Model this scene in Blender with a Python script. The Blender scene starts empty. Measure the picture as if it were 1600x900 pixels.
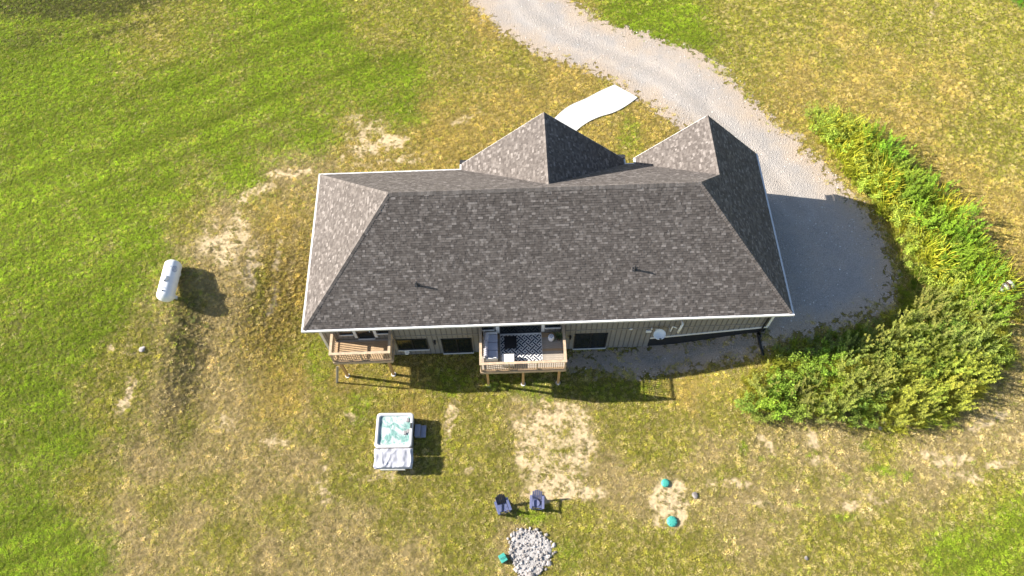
import bpy, bmesh, math, random
import numpy as np
from mathutils import Matrix, Vector
R = math.radians
random.seed(11); rng = np.random.default_rng(11)
S = bpy.context.scene
COL = S.collection

# ------------------------------------------------------------------ camera, sky, sun, exposure
FPX = 1192.2                                     # focal length in pixels of the 1600 px wide photograph
CAM = np.array([11.788, -18.633, 43.5935])
PITCH, YAW, ROLL = 1.0750, 0.0013, -0.0354
cp, sp, cy_, sy_ = math.cos(PITCH), math.sin(PITCH), math.cos(YAW), math.sin(YAW)
FW = np.array([-sy_*cp, cy_*cp, -sp]); _r = np.array([cy_, sy_, 0.0]); _u = np.cross(_r, FW)
RT = math.cos(ROLL)*_r + math.sin(ROLL)*_u; UP = -math.sin(ROLL)*_r + math.cos(ROLL)*_u
cd = bpy.data.cameras.new('camera'); cam = bpy.data.objects.new('camera', cd); COL.objects.link(cam)
cd.sensor_width = 36; cd.lens = FPX*36/1600; cd.clip_end = 2000; cd.clip_start = 0.5
m = Matrix(((RT[0], UP[0], -FW[0], CAM[0]), (RT[1], UP[1], -FW[1], CAM[1]), (RT[2], UP[2], -FW[2], CAM[2]), (0, 0, 0, 1)))
cam.matrix_world = m; S.camera = cam

SUN_EL, SUN_AZ = R(28.5), R(-10.0)                # light travels towards +X, a little towards -Y
w = bpy.data.worlds.new('World'); S.world = w; w.use_nodes = True
nt = w.node_tree; nt.nodes.clear()
sky = nt.nodes.new('ShaderNodeTexSky'); sky.sky_type = 'NISHITA'; sky.sun_disc = False
sky.sun_elevation = SUN_EL
bg = nt.nodes.new('ShaderNodeBackground'); bg.inputs['Strength'].default_value = 0.072
wo = nt.nodes.new('ShaderNodeOutputWorld')
nt.links.new(sky.outputs[0], bg.inputs[0]); nt.links.new(bg.outputs[0], wo.inputs[0])
ld = Vector((math.cos(SUN_EL)*math.cos(SUN_AZ), math.cos(SUN_EL)*math.sin(SUN_AZ), -math.sin(SUN_EL)))
# nishita: rotation 0 puts the sun at +Y, growing clockwise seen from above
sky.sun_rotation = math.atan2(-ld.x, -ld.y)
sd = bpy.data.lights.new('sun', 'SUN'); sd.energy = 5.0; sd.angle = R(0.53); sd.color = (1.0, 0.94, 0.85)
sun = bpy.data.objects.new('sun', sd); COL.objects.link(sun); sun.rotation_euler = ld.to_track_quat('-Z', 'Y').to_euler()
sun.location = (-40, 5, 30)
S.view_settings.view_transform = 'Standard'; S.view_settings.look = 'None'
S.view_settings.gamma = 1; S.view_settings.exposure = 1.68; S.view_settings.use_curve_mapping = False

# ------------------------------------------------------------------ numpy helpers: noise, terrain, pixels
_perm = rng.permutation(4096); _val = rng.random(4096)
def vnoise(x, y, sd_=0):
    x = np.asarray(x, float); y = np.asarray(y, float)
    xi = np.floor(x).astype(int); yi = np.floor(y).astype(int); fx = x-xi; fy = y-yi
    fx = fx*fx*(3-2*fx); fy = fy*fy*(3-2*fy)
    h = lambda a, b: _val[_perm[(_perm[(a+sd_*57) & 4095]+b) & 4095]]
    return (h(xi, yi)*(1-fx)+h(xi+1, yi)*fx)*(1-fy)+(h(xi, yi+1)*(1-fx)+h(xi+1, yi+1)*fx)*fy
def fbm(x, y, sd_=0, o=4):
    r = 0; a = .5; n = 0
    for i in range(o):
        r = r+a*vnoise(np.asarray(x)*2**i, np.asarray(y)*2**i, sd_+i); n += a; a *= .5
    return r/n
def sm(a, b, t):
    t = np.clip((np.asarray(t, float)-a)/(b-a), 0, 1); return t*t*(3-2*t)
def terrain(x, y):
    x = np.asarray(x, float); y = np.asarray(y, float)
    zc = 2.3*sm(.6, 10, y); zl = 2.3*sm(-7, 8, y); zr = 1.65*sm(-7, 2, y)+.65*sm(9, 20, y)
    zc = zc+(2.3*sm(-3, 8, y)-zc)*(1-sm(-6, -.5, x))
    a = 1-sm(-9.8, -7.0, x); b = sm(20.3, 27.5, x)
    z = zc+(zl-zc)*a+(zr-zc)*b
    z = z-.02*np.clip(-y-3, 0, 40)
    far = sm(0, 12, np.hypot(np.clip(np.abs(x-13.5)-14.5, 0, 99), np.clip(np.abs(y-5)-6.5, 0, 99)))
    z = z+far*(.35*(fbm(x*.07, y*.07, 3)-.5))
    z = z+.05*(fbm(x*.5, y*.5, 9)-.5)*sm(0, 2, np.hypot(np.clip(np.abs(x-13.5)-13.5, 0, 99), np.clip(np.abs(y-5)-5.2, 0, 99)))
    return z
def proj(x, y, z):
    dx, dy, dz = x-CAM[0], y-CAM[1], z-CAM[2]
    d = dx*FW[0]+dy*FW[1]+dz*FW[2]; d = np.where(d < .5, .5, d)
    return 800+FPX*(dx*RT[0]+dy*RT[1]+dz*RT[2])/d, 450-FPX*(dx*UP[0]+dy*UP[1]+dz*UP[2])/d
def ray(px, py):
    d = FW*FPX+RT*(px-800)-UP*(py-450); return d/np.linalg.norm(d)
def gp(px, py, dz=0):                            # ground point under a pixel of the photograph
    d = ray(px, py); z = 1.0
    for i in range(40):
        t = (z+dz-CAM[2])/d[2]; p = CAM+d*t; z = .5*z+.5*float(terrain(p[0], p[1]))
    return Vector((p[0], p[1], float(terrain(p[0], p[1]))))
def in_poly(px, py, poly):
    px = np.asarray(px, float); py = np.asarray(py, float); r = np.zeros(px.shape, bool); n = len(poly)
    for i in range(n):
        x1, y1 = poly[i]; x2, y2 = poly[(i+1) % n]
        c = ((y1 > py) != (y2 > py)) & (px < (x2-x1)*(py-y1)/((y2-y1) if y2 != y1 else 1e-9)+x1); r ^= c
    return r
def poly_dist(px, py, poly):                     # signed distance, positive inside
    px = np.asarray(px, float); py = np.asarray(py, float); d = np.full(px.shape, 1e9); n = len(poly)
    for i in range(n):
        x1, y1 = poly[i]; x2, y2 = poly[(i+1) % n]; ex, ey = x2-x1, y2-y1
        t = np.clip(((px-x1)*ex+(py-y1)*ey)/(ex*ex+ey*ey+1e-9), 0, 1)
        d = np.minimum(d, np.hypot(px-x1-t*ex, py-y1-t*ey))
    return np.where(in_poly(px, py, poly), d, -d)

# ------------------------------------------------------------------ materials
def _nodes(name):
    mt = bpy.data.materials.new(name); mt.use_nodes = True; n = mt.node_tree
    b = n.nodes['Principled BSDF']; return mt, n, b
def mat(name, col, rough=.7, var=.15, scale=6, bump=0, bscale=60, metal=0, attr=None, spec=.3, stretch=None, obj_color=False, rnd=0):
    mt, n, b = _nodes(name); L = n.links.new
    b.inputs['Roughness'].default_value = rough; b.inputs['Metallic'].default_value = metal
    b.inputs['Specular IOR Level'].default_value = spec
    tc = n.nodes.new('ShaderNodeTexCoord'); mp = n.nodes.new('ShaderNodeMapping')
    if stretch: mp.inputs['Scale'].default_value = stretch
    L(tc.outputs['Object'], mp.inputs[0])
    nz = n.nodes.new('ShaderNodeTexNoise'); nz.inputs['Scale'].default_value = scale; nz.inputs['Detail'].default_value = 5
    L(mp.outputs[0], nz.inputs['Vector'])
    mr = n.nodes.new('ShaderNodeMapRange'); mr.inputs['From Min'].default_value = .25; mr.inputs['From Max'].default_value = .75
    mr.inputs['To Min'].default_value = 1-var; mr.inputs['To Max'].default_value = 1+var
    L(nz.outputs['Fac'], mr.inputs['Value'])
    vm = n.nodes.new('ShaderNodeVectorMath'); vm.operation = 'SCALE'
    if attr:
        at = n.nodes.new('ShaderNodeAttribute'); at.attribute_name = attr; L(at.outputs['Color'], vm.inputs[0])
    elif obj_color:
        oi = n.nodes.new('ShaderNodeObjectInfo'); L(oi.outputs['Color'], vm.inputs[0])
    else: vm.inputs[0].default_value = col[:3]
    if rnd:
        oi = n.nodes.new('ShaderNodeObjectInfo'); rm = n.nodes.new('ShaderNodeMapRange'); rm.inputs['To Min'].default_value = 1-rnd; rm.inputs['To Max'].default_value = 1+rnd
        L(oi.outputs['Random'], rm.inputs['Value']); mu = n.nodes.new('ShaderNodeMath'); mu.operation = 'MULTIPLY'; L(rm.outputs[0], mu.inputs[0]); L(mr.outputs[0], mu.inputs[1]); L(mu.outputs[0], vm.inputs['Scale'])
    else: L(mr.outputs[0], vm.inputs['Scale'])
    L(vm.outputs[0], b.inputs['Base Color'])
    if bump:
        bn = n.nodes.new('ShaderNodeTexNoise'); bn.inputs['Scale'].default_value = bscale; bn.inputs['Detail'].default_value = 4
        L(mp.outputs[0], bn.inputs['Vector'])
        bp = n.nodes.new('ShaderNodeBump'); bp.inputs['Strength'].default_value = 1; bp.inputs['Distance'].default_value = bump
        L(bn.outputs['Fac'], bp.inputs['Height']); L(bp.outputs[0], b.inputs['Normal'])
    return mt
def leaf_mat(name, attr='tint', instancer=True, trans=.36, obj=False):
    mt, n, b = _nodes(name); L = n.links.new
    b.inputs['Roughness'].default_value = .6; b.inputs['Specular IOR Level'].default_value = .2
    if obj:
        at = n.nodes.new('ShaderNodeObjectInfo')
        la = n.nodes.new('ShaderNodeAttribute'); la.attribute_name = attr
        mx = n.nodes.new('ShaderNodeVectorMath'); mx.operation = 'MULTIPLY'
        L(at.outputs['Color'], mx.inputs[0]); L(la.outputs['Color'], mx.inputs[1]); out = mx.outputs[0]
    else:
        at = n.nodes.new('ShaderNodeAttribute'); at.attribute_name = attr
        at.attribute_type = 'INSTANCER' if instancer else 'GEOMETRY'; out = at.outputs['Color']
        if instancer:
            la = n.nodes.new('ShaderNodeAttribute'); la.attribute_name = 'bl'
            mx = n.nodes.new('ShaderNodeVectorMath'); mx.operation = 'MULTIPLY'
            L(out, mx.inputs[0]); L(la.outputs['Color'], mx.inputs[1]); out = mx.outputs[0]
    L(out, b.inputs['Base Color'])
    tr = n.nodes.new('ShaderNodeBsdfTranslucent'); L(out, tr.inputs['Color'])
    ms = n.nodes.new('ShaderNodeMixShader'); ms.inputs[0].default_value = trans
    L(b.outputs[0], ms.inputs[1]); L(tr.outputs[0], ms.inputs[2])
    L(ms.outputs[0], n.nodes['Material Output'].inputs['Surface'])
    return mt
M = {}
M['shingle'] = mat('shingle', (1, 1, 1), .9, .22, 9, .004, 140, attr='tab', spec=.15)
M['underlay'] = mat('roof_underlay', (.05, .047, .045), .9)
M['white_metal'] = mat('white_aluminium', (.58, .57, .56), .45, .08, 3)
M['siding'] = mat('siding', (.225, .205, .185), .75, .08, 2.5, .002, 40)
M['batten'] = mat('siding_batten', (.125, .113, .10), .75, .08, 4)
M['trimw'] = mat('white_trim', (.68, .66, .63), .5, .08, 4)
M['stone'] = mat('front_stone', (.33, .31, .29), .85, .3, 5, .02, 14)
M['found'] = mat('black_foundation', (.018, .018, .02), .85, .3, 4, .004, 30)
M['frame'] = mat('black_frame', (.018, .018, .02), .4, .1, 5)
M['dark_metal'] = mat('dark_metal', (.03, .03, .033), .5, .2, 6)
M['wood'] = mat('cedar_wood', (.36, .245, .14), .75, .28, 5, .002, 60, stretch=(1.2, 6, 6))
M['wood_grey'] = mat('weathered_wood', (.30, .26, .215), .8, .25, 5, .002, 60, stretch=(1.2, 6, 6))
M['post'] = mat('cedar_post', (.45, .27, .12), .75, .25, 6, .002, 50, stretch=(6, 6, 1.2))
M['rail'] = mat('rail_wood', (.41, .305, .205), .75, .25, 5, .002, 60)
M['concrete'] = mat('concrete', (.46, .45, .43), .85, .14, 1.4, .002, 90)
M['footing'] = mat('concrete_footing', (.55, .53, .5), .9, .15, 8, .004, 60)
M['fabric'] = mat('pale_grey_fabric', (.47, .46, .51), .9, .08, 12, .003, 200)
M['fabric_w'] = mat('white_fabric', (.62, .60, .57), .9, .06, 12, .003, 200)
M['wicker'] = mat('grey_wicker', (.40, .38, .36), .8, .3, 40, .004, 120)
M['black'] = mat('black_paint', (.012, .012, .014), .45, .2, 8)
M['rugw'] = mat('rug_white', (.62, .61, .58), .95, .1, 40, .002, 300)
M['rugn'] = mat('rug_navy', (.016, .02, .045), .95, .25, 40, .002, 300)
M['ceramic'] = mat('white_ceramic', (.75, .75, .78), .25, .05, 6)
M['chair_blue'] = mat('blue_grey_plastic', (.085, .10, .19), .5, .15, 8)
M['chair_navy'] = mat('navy_slats', (.022, .026, .055), .55, .2, 10)
M['chair_pale'] = mat('pale_blue_plastic', (.115, .125, .215), .5, .15, 8)
M['teal'] = mat('teal_plastic', (.05, .29, .235), .5, .15, 9)
M['tank'] = mat('tank_white', (.64, .65, .66), .35, .05, 3)
M['tub_rim'] = mat('tub_acrylic', (.47, .465, .46), .3, .08, 5)
M['tub_side'] = mat('tub_cabinet', (.22, .21, .21), .6, .1, 6)
M['vinyl'] = mat('cover_vinyl', (.34, .34, .37), .5, .2, 3, .01, 6)
M['step'] = mat('grey_step', (.26, .26, .32), .7, .12, 7)
M['drain'] = mat('black_drain_pipe', (.012, .012, .013), .6, .2, 8)
M['tarp'] = mat('black_plastic', (.01, .01, .013), .5, .3, 5, .02, 9)
M['rock'] = mat('pale_rock', (.28, .255, .238), .9, .4, 3, .01, 40, rnd=.45)
M['ash'] = mat('pale_ash_gravel', (.33, .31, .295), .95, .6, 16, .03, 30)
M['pvc'] = mat('white_pvc', (.75, .74, .72), .4, .04, 5)
M['dish'] = mat('dish_grey', (.62, .65, .68), .45, .06, 5)
M['bandw'] = mat('pipe_white', (.66, .62, .56), .5, .1, 6)
M['bandb'] = mat('pipe_brown', (.11, .07, .05), .6, .2, 6)
M['terracotta'] = mat('dark_pot', (.05, .035, .035), .6, .2, 6)
M['stem'] = mat('weed_stem', (.13, .13, .05), .8, .2, 6)
def glass(name, col=(.010, .013, .014), rough=.12):
    mt, n, b = _nodes(name); b.inputs['Base Color'].default_value = (*col, 1); b.inputs['Roughness'].default_value = rough
    b.inputs['Specular IOR Level'].default_value = .4; return mt
M['glass'] = glass('window_glass')
def water():
    mt, n, b = _nodes('tub_water'); L = n.links.new
    tc = n.nodes.new('ShaderNodeTexCoord')
    nz = n.nodes.new('ShaderNodeTexNoise'); nz.inputs['Scale'].default_value = 1.7; nz.inputs['Detail'].default_value = 8; nz.inputs['Roughness'].default_value = .68; nz.inputs['Distortion'].default_value = .7
    L(tc.outputs['Object'], nz.inputs['Vector'])
    cr = n.nodes.new('ShaderNodeValToRGB'); e = cr.color_ramp.elements
    e[0].position = .43; e[0].color = (.15, .27, .245, 1); e[1].position = .57; e[1].color = (.47, .52, .50, 1)
    x = cr.color_ramp.elements.new(.49); x.color = (.27, .37, .345, 1)
    L(nz.outputs['Fac'], cr.inputs[0]); L(cr.outputs[0], b.inputs['Base Color'])
    b.inputs['Roughness'].default_value = .15
    n2 = n.nodes.new('ShaderNodeTexNoise'); n2.inputs['Scale'].default_value = 9; n2.inputs['Detail'].default_value = 5
    L(tc.outputs['Object'], n2.inputs['Vector'])
    bp = n.nodes.new('ShaderNodeBump'); bp.inputs['Distance'].default_value = .05; bp.inputs['Strength'].default_value = .8
    L(n2.outputs['Fac'], bp.inputs['Height']); L(bp.outputs[0], b.inputs['Normal']); return mt
M['water'] = water()
def ground_mat():
    mt, n, b = _nodes('ground_soil_grass'); L = n.links.new
    at = n.nodes.new('ShaderNodeAttribute'); at.attribute_name = 'gcol'
    tc = n.nodes.new('ShaderNodeTexCoord')
    n1 = n.nodes.new('ShaderNodeTexNoise'); n1.inputs['Scale'].default_value = 5; n1.inputs['Detail'].default_value = 8; n1.inputs['Roughness'].default_value = .72
    L(tc.outputs['Object'], n1.inputs['Vector'])
    mr = n.nodes.new('ShaderNodeMapRange'); mr.inputs['From Min'].default_value = .3; mr.inputs['From Max'].default_value = .7; mr.inputs['To Min'].default_value = .6; mr.inputs['To Max'].default_value = 1.4
    L(n1.outputs['Fac'], mr.inputs['Value'])
    vm = n.nodes.new('ShaderNodeVectorMath'); vm.operation = 'SCALE'; L(at.outputs['Color'], vm.inputs[0]); L(mr.outputs[0], vm.inputs['Scale'])
    ba = n.nodes.new('ShaderNodeAttribute'); ba.attribute_name = 'bare'
    n4 = n.nodes.new('ShaderNodeTexNoise'); n4.inputs['Scale'].default_value = 2.6; n4.inputs['Detail'].default_value = 9; n4.inputs['Roughness'].default_value = .75; L(tc.outputs['Object'], n4.inputs['Vector'])
    ma = n.nodes.new('ShaderNodeMath'); ma.operation = 'MULTIPLY_ADD'; ma.inputs[1].default_value = 1.8; L(n4.outputs['Fac'], ma.inputs[0]); L(ba.outputs['Fac'], ma.inputs[2])
    fr = n.nodes.new('ShaderNodeMapRange'); fr.inputs['From Min'].default_value = 1.08; fr.inputs['From Max'].default_value = 1.50; L(ma.outputs[0], fr.inputs['Value'])
    cm = n.nodes.new('ShaderNodeMix'); cm.data_type = 'RGBA'; cm.inputs['B'].default_value = (.42, .325, .19, 1); L(fr.outputs[0], cm.inputs['Factor']); L(at.outputs['Color'], cm.inputs['A']); L(cm.outputs['Result'], vm.inputs[0])
    L(vm.outputs[0], b.inputs['Base Color']); b.inputs['Roughness'].default_value = .95; b.inputs['Specular IOR Level'].default_value = .1
    bp = n.nodes.new('ShaderNodeBump'); bp.inputs['Distance'].default_value = .05; L(n1.outputs['Fac'], bp.inputs['Height']); L(bp.outputs[0], b.inputs['Normal'])
    return mt
M['ground'] = ground_mat()
def gravel_mat(name, a, b_, scale=22):
    mt, n, b = _nodes(name); L = n.links.new
    tc = n.nodes.new('ShaderNodeTexCoord')
    n1 = n.nodes.new('ShaderNodeTexNoise'); n1.inputs['Scale'].default_value = scale; n1.inputs['Detail'].default_value = 6; n1.inputs['Roughness'].default_value = .75
    n2 = n.nodes.new('ShaderNodeTexNoise'); n2.inputs['Scale'].default_value = .5; n2.inputs['Detail'].default_value = 6; n2.inputs['Roughness'].default_value = .6
    vo = n.nodes.new('ShaderNodeTexVoronoi'); vo.inputs['Scale'].default_value = 15
    for q in (n1, n2, vo): L(tc.outputs['Object'], q.inputs['Vector'])
    mx = n.nodes.new('ShaderNodeMix'); mx.data_type = 'RGBA'; mx.inputs['A'].default_value = (*a, 1); mx.inputs['B'].default_value = (*b_, 1)
    cr = n.nodes.new('ShaderNodeMapRange'); cr.inputs['From Min'].default_value = .40; cr.inputs['From Max'].default_value = .62; L(n2.outputs['Fac'], cr.inputs['Value'])
    L(cr.outputs[0], mx.inputs['Factor'])
    mr = n.nodes.new('ShaderNodeMapRange'); mr.inputs['From Min'].default_value = .3; mr.inputs['From Max'].default_value = .7; mr.inputs['To Min'].default_value = .5; mr.inputs['To Max'].default_value = 1.5
    L(n1.outputs['Fac'], mr.inputs['Value'])
    vm = n.nodes.new('ShaderNodeVectorMath'); vm.operation = 'SCALE'; 
    ea = n.nodes.new('ShaderNodeAttribute'); ea.attribute_name = 'edge'
    em = n.nodes.new('ShaderNodeMath'); em.operation = 'MULTIPLY_ADD'; em.inputs[1].default_value = 1.6; L(n2.outputs['Fac'], em.inputs[0]); L(ea.outputs['Fac'], em.inputs[2])
    er = n.nodes.new('ShaderNodeMapRange'); er.inputs['From Min'].default_value = .9; er.inputs['From Max'].default_value = 1.6; er.inputs['To Min'].default_value = .75; er.inputs['To Max'].default_value = 0; L(em.outputs[0], er.inputs['Value'])
    m2 = n.nodes.new('ShaderNodeMix'); m2.data_type = 'RGBA'; m2.inputs['B'].default_value = (.36, .28, .20, 1); L(er.outputs[0], m2.inputs['Factor']); L(mx.outputs['Result'], m2.inputs['A'])
    L(m2.outputs['Result'], vm.inputs[0])
    ta_ = n.nodes.new('ShaderNodeAttribute'); ta_.attribute_name = 'track'; tm = n.nodes.new('ShaderNodeMath'); tm.operation = 'MULTIPLY_ADD'; tm.inputs[1].default_value = .10; tm.inputs[2].default_value = 1; L(ta_.outputs['Fac'], tm.inputs[0])
    t2 = n.nodes.new('ShaderNodeMath'); t2.operation = 'MULTIPLY'; L(tm.outputs[0], t2.inputs[0]); L(mr.outputs[0], t2.inputs[1]); L(t2.outputs[0], vm.inputs['Scale'])
    L(vm.outputs[0], b.inputs['Base Color']); b.inputs['Roughness'].default_value = .95; b.inputs['Specular IOR Level'].default_value = .1
    bp = n.nodes.new('ShaderNodeBump'); bp.inputs['Distance'].default_value = .03; L(vo.outputs['Distance'], bp.inputs['Height']); L(bp.outputs[0], b.inputs['Normal'])
    # ragged edge: the sheet breaks up into patches near its border
    at = n.nodes.new('ShaderNodeAttribute'); at.attribute_name = 'edge'
    n3 = n.nodes.new('ShaderNodeTexNoise'); n3.inputs['Scale'].default_value = 2.2; n3.inputs['Detail'].default_value = 7; n3.inputs['Roughness'].default_value = .7
    L(tc.outputs['Object'], n3.inputs['Vector'])
    ad = n.nodes.new('ShaderNodeMath'); ad.operation = 'MULTIPLY_ADD'; ad.inputs[1].default_value = 2.4; L(n3.outputs['Fac'], ad.inputs[0]); L(at.outputs['Fac'], ad.inputs[2])
    gt = n.nodes.new('ShaderNodeMapRange'); gt.inputs['From Min'].default_value = 1.17; gt.inputs['From Max'].default_value = 1.27; L(ad.outputs[0], gt.inputs['Value'])
    L(gt.outputs[0], b.inputs['Alpha']); return mt
M['gravel'] = gravel_mat('driveway_gravel', (.325, .288, .252), (.285, .262, .24))
M['gravel2'] = gravel_mat('grey_gravel', (.26, .26, .265), (.18, .175, .16))
M['grass'] = leaf_mat('grass_blades')
M['weed'] = leaf_mat('weed_leaves', attr='bl', obj=True, trans=.3)
M['potleaf'] = mat('pot_plant_leaf', (.10, .13, .05), .6, .3, 8)

# ------------------------------------------------------------------ mesh helpers
def mesh_obj(name, verts, faces, mt, parent=None, smooth=False):
    me = bpy.data.meshes.new(name); me.from_pydata([tuple(v) for v in verts], [], faces); me.update()
    if mt: me.materials.append(M[mt] if isinstance(mt, str) else mt)
    if smooth: me.polygons.foreach_set('use_smooth', [True]*len(me.polygons))
    o = bpy.data.objects.new(name, me); COL.objects.link(o)
    if parent: o.parent = parent
    return o
def bm_obj(name, bm, mt, parent=None, smooth=False):
    me = bpy.data.meshes.new(name); bm.normal_update(); bm.to_mesh(me); bm.free()
    if mt: me.materials.append(M[mt] if isinstance(mt, str) else mt)
    if smooth: me.polygons.foreach_set('use_smooth', [True]*len(me.polygons))
    o = bpy.data.objects.new(name, me); COL.objects.link(o)
    if parent: o.parent = parent
    return o
def empty(name, loc=(0, 0, 0), rz=0, **kw):
    o = bpy.data.objects.new(name, None); COL.objects.link(o); o.location = loc; o.rotation_euler = (0, 0, rz); o.empty_display_size = .2
    tag(o, **kw); return o
def tag(o, label=None, cat=None, group=None, kind=None):
    for k, v in (('label', label), ('category', cat), ('group', group), ('kind', kind)):
        if v: o[k] = v
    return o
def bx(bm, x0, x1, y0, y1, z0, z1, bev=0, mtx=None):
    r = bmesh.ops.create_cube(bm, size=1); vs = r['verts']
    for v in vs: v.co = Vector(((x0+x1)/2+v.co.x*(x1-x0), (y0+y1)/2+v.co.y*(y1-y0), (z0+z1)/2+v.co.z*(z1-z0)))
    if bev:
        es = list({e for v in vs for e in v.link_edges}); rr = bmesh.ops.bevel(bm, geom=es, offset=bev, segments=2, affect='EDGES', profile=.5)
        vs = list({v for f in rr['faces'] for v in f.verts} | {v for v in vs if v.is_valid})
    if mtx: bmesh.ops.transform(bm, matrix=mtx, verts=vs)
    return vs
def box(name, x0, x1, y0, y1, z0, z1, mt, parent=None, bev=0, mtx=None):
    bm = bmesh.new(); bx(bm, x0, x1, y0, y1, z0, z1, bev, mtx); return bm_obj(name, bm, mt, parent, smooth=False)
def cyl(bm, p0, p1, r0, r1=None, seg=12, cap=True):
    p0 = Vector(p0); p1 = Vector(p1); d = p1-p0; r1 = r0 if r1 is None else r1
    q = d.to_track_quat('Z', 'Y').to_matrix().to_4x4(); q.translation = (p0+p1)/2
    bmesh.ops.create_cone(bm, cap_ends=cap, segments=seg, radius1=r0, radius2=r1, depth=d.length, matrix=q)
def tube(name, pts, r, mt, parent=None, seg=10):
    bm = bmesh.new(); pts = [Vector(p) for p in pts]; rings = []
    for i, p in enumerate(pts):
        t = (pts[min(i+1, len(pts)-1)]-pts[max(i-1, 0)]).normalized(); q = t.to_track_quat('Z', 'Y')
        rr = r[i] if isinstance(r, (list, tuple)) else r
        rings.append([bm.verts.new(p+q @ Vector((rr*math.cos(a), rr*math.sin(a), 0))) for a in [2*math.pi*k/seg for k in range(seg)]])
    for a, b in zip(rings, rings[1:]):
        for k in range(seg): bm.faces.new((a[k], a[(k+1) % seg], b[(k+1) % seg], b[k]))
    bm.faces.new(rings[0][::-1]); bm.faces.new(rings[-1])
    return bm_obj(name, bm, mt, parent, smooth=True)
def lathe(name, prof, mt, parent=None, seg=24, loc=(0, 0, 0)):
    vs = []; fs = []
    for r, z in prof:
        for k in range(seg): a = 2*math.pi*k/seg; vs.append((loc[0]+r*math.cos(a), loc[1]+r*math.sin(a), loc[2]+z))
    for i in range(len(prof)-1):
        for k in range(seg): fs.append((i*seg+k, i*seg+(k+1) % seg, (i+1)*seg+(k+1) % seg, (i+1)*seg+k))
    return mesh_obj(name, vs, fs, mt, parent, smooth=True)
_shared = {}
def sbox(name, sx, sy, sz, loc, mt, parent, rot=None, bev=0):    # box that shares its mesh with alike boxes
    k = (name, round(sx, 3), round(sy, 3), round(sz, 3), mt)
    if k not in _shared:
        bm = bmesh.new(); bx(bm, -sx/2, sx/2, -sy/2, sy/2, -sz/2, sz/2, bev)
        me = bpy.data.meshes.new(name); bm.to_mesh(me); bm.free(); me.materials.append(M[mt]); _shared[k] = me
    o = bpy.data.objects.new(name, _shared[k]); COL.objects.link(o); o.location = loc; o.parent = parent
    if rot: o.rotation_euler = rot
    return o
def rockmesh(name, r, seed, mt, sq=.7):
    rr = random.Random(seed); bm = bmesh.new(); bmesh.ops.create_icosphere(bm, subdivisions=2, radius=1)
    dirs = [(Vector((rr.gauss(0, 1), rr.gauss(0, 1), rr.gauss(0, 1))).normalized(), rr.uniform(.62, .95)) for _ in range(9)]
    for v in bm.verts:
        for d, c in dirs:
            k = v.co.dot(d)
            if k > c: v.co -= d*(k-c)
        v.co *= 1+rr.uniform(-.05, .05); v.co.z *= sq; v.co *= r
    me = bpy.data.meshes.new(name); bm.to_mesh(me); bm.free(); me.materials.append(M[mt]); return me

# ------------------------------------------------------------------ regions traced on the ground (pixels of the photograph)
P_DRIVE = [(700, -90), (720, -10), (762, 32), (800, 62), (850, 90), (900, 103), (948, 124), (1000, 155), (1045, 188), (1075, 205), (1080, 240), (1120, 262), (1150, 330), (1160, 480), (1194, 500),
           (1188, 545), (1215, 535), (1262, 526), (1310, 512), (1352, 498), (1392, 478), (1398, 440), (1388, 390), (1368, 345), (1330, 305), (1290, 262), (1243, 214), (1196, 178), (1158, 138), (1128, 102), (1070, 74), (1010, 54), (945, 34), (872, -12), (840, -90)]
P_GRAV = [(870, 562), (905, 548), (960, 545), (1011, 538), (1090, 527), (1182, 514), (1190, 548), (1160, 562), (1110, 574), (1050, 586), (985, 588), (930, 584), (890, 578)]
P_WALKL = [(960, 133), (938, 143), (915, 155), (890, 166), (872, 180), (850, 205), (835, 240)]
P_WALKR = [(996, 153), (980, 165), (960, 176), (935, 184), (915, 194), (897, 210), (880, 245)]
P_WEED_U = [(1262, 186), (1300, 178), (1345, 205), (1400, 250), (1440, 280), (1490, 335), (1530, 390), (1572, 440), (1570, 470), (1545, 500), (1500, 470), (1455, 445), (1410, 400), (1390, 350), (1350, 300), (1300, 245)]
P_WEED_L = [(1170, 600), (1215, 585), (1262, 568), (1310, 545), (1370, 528), (1410, 512), (1440, 480), (1470, 455), (1530, 480), (1552, 520), (1555, 560), (1530, 600), (1475, 645), (1430, 665), (1400, 668), (1340, 655), (1290, 650), (1240, 655), (1180, 650), (1160, 625)]
P_TALL = [(1205, 545), (1260, 522), (1330, 505), (1390, 475), (1400, 420), (1380, 350), (1330, 290), (1260, 195), (1300, 172), (1400, 240), (1500, 330), (1585, 440), (1600, 560), (1540, 640), (1440, 685), (1280, 668), (1150, 640), (1150, 590)]
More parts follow.
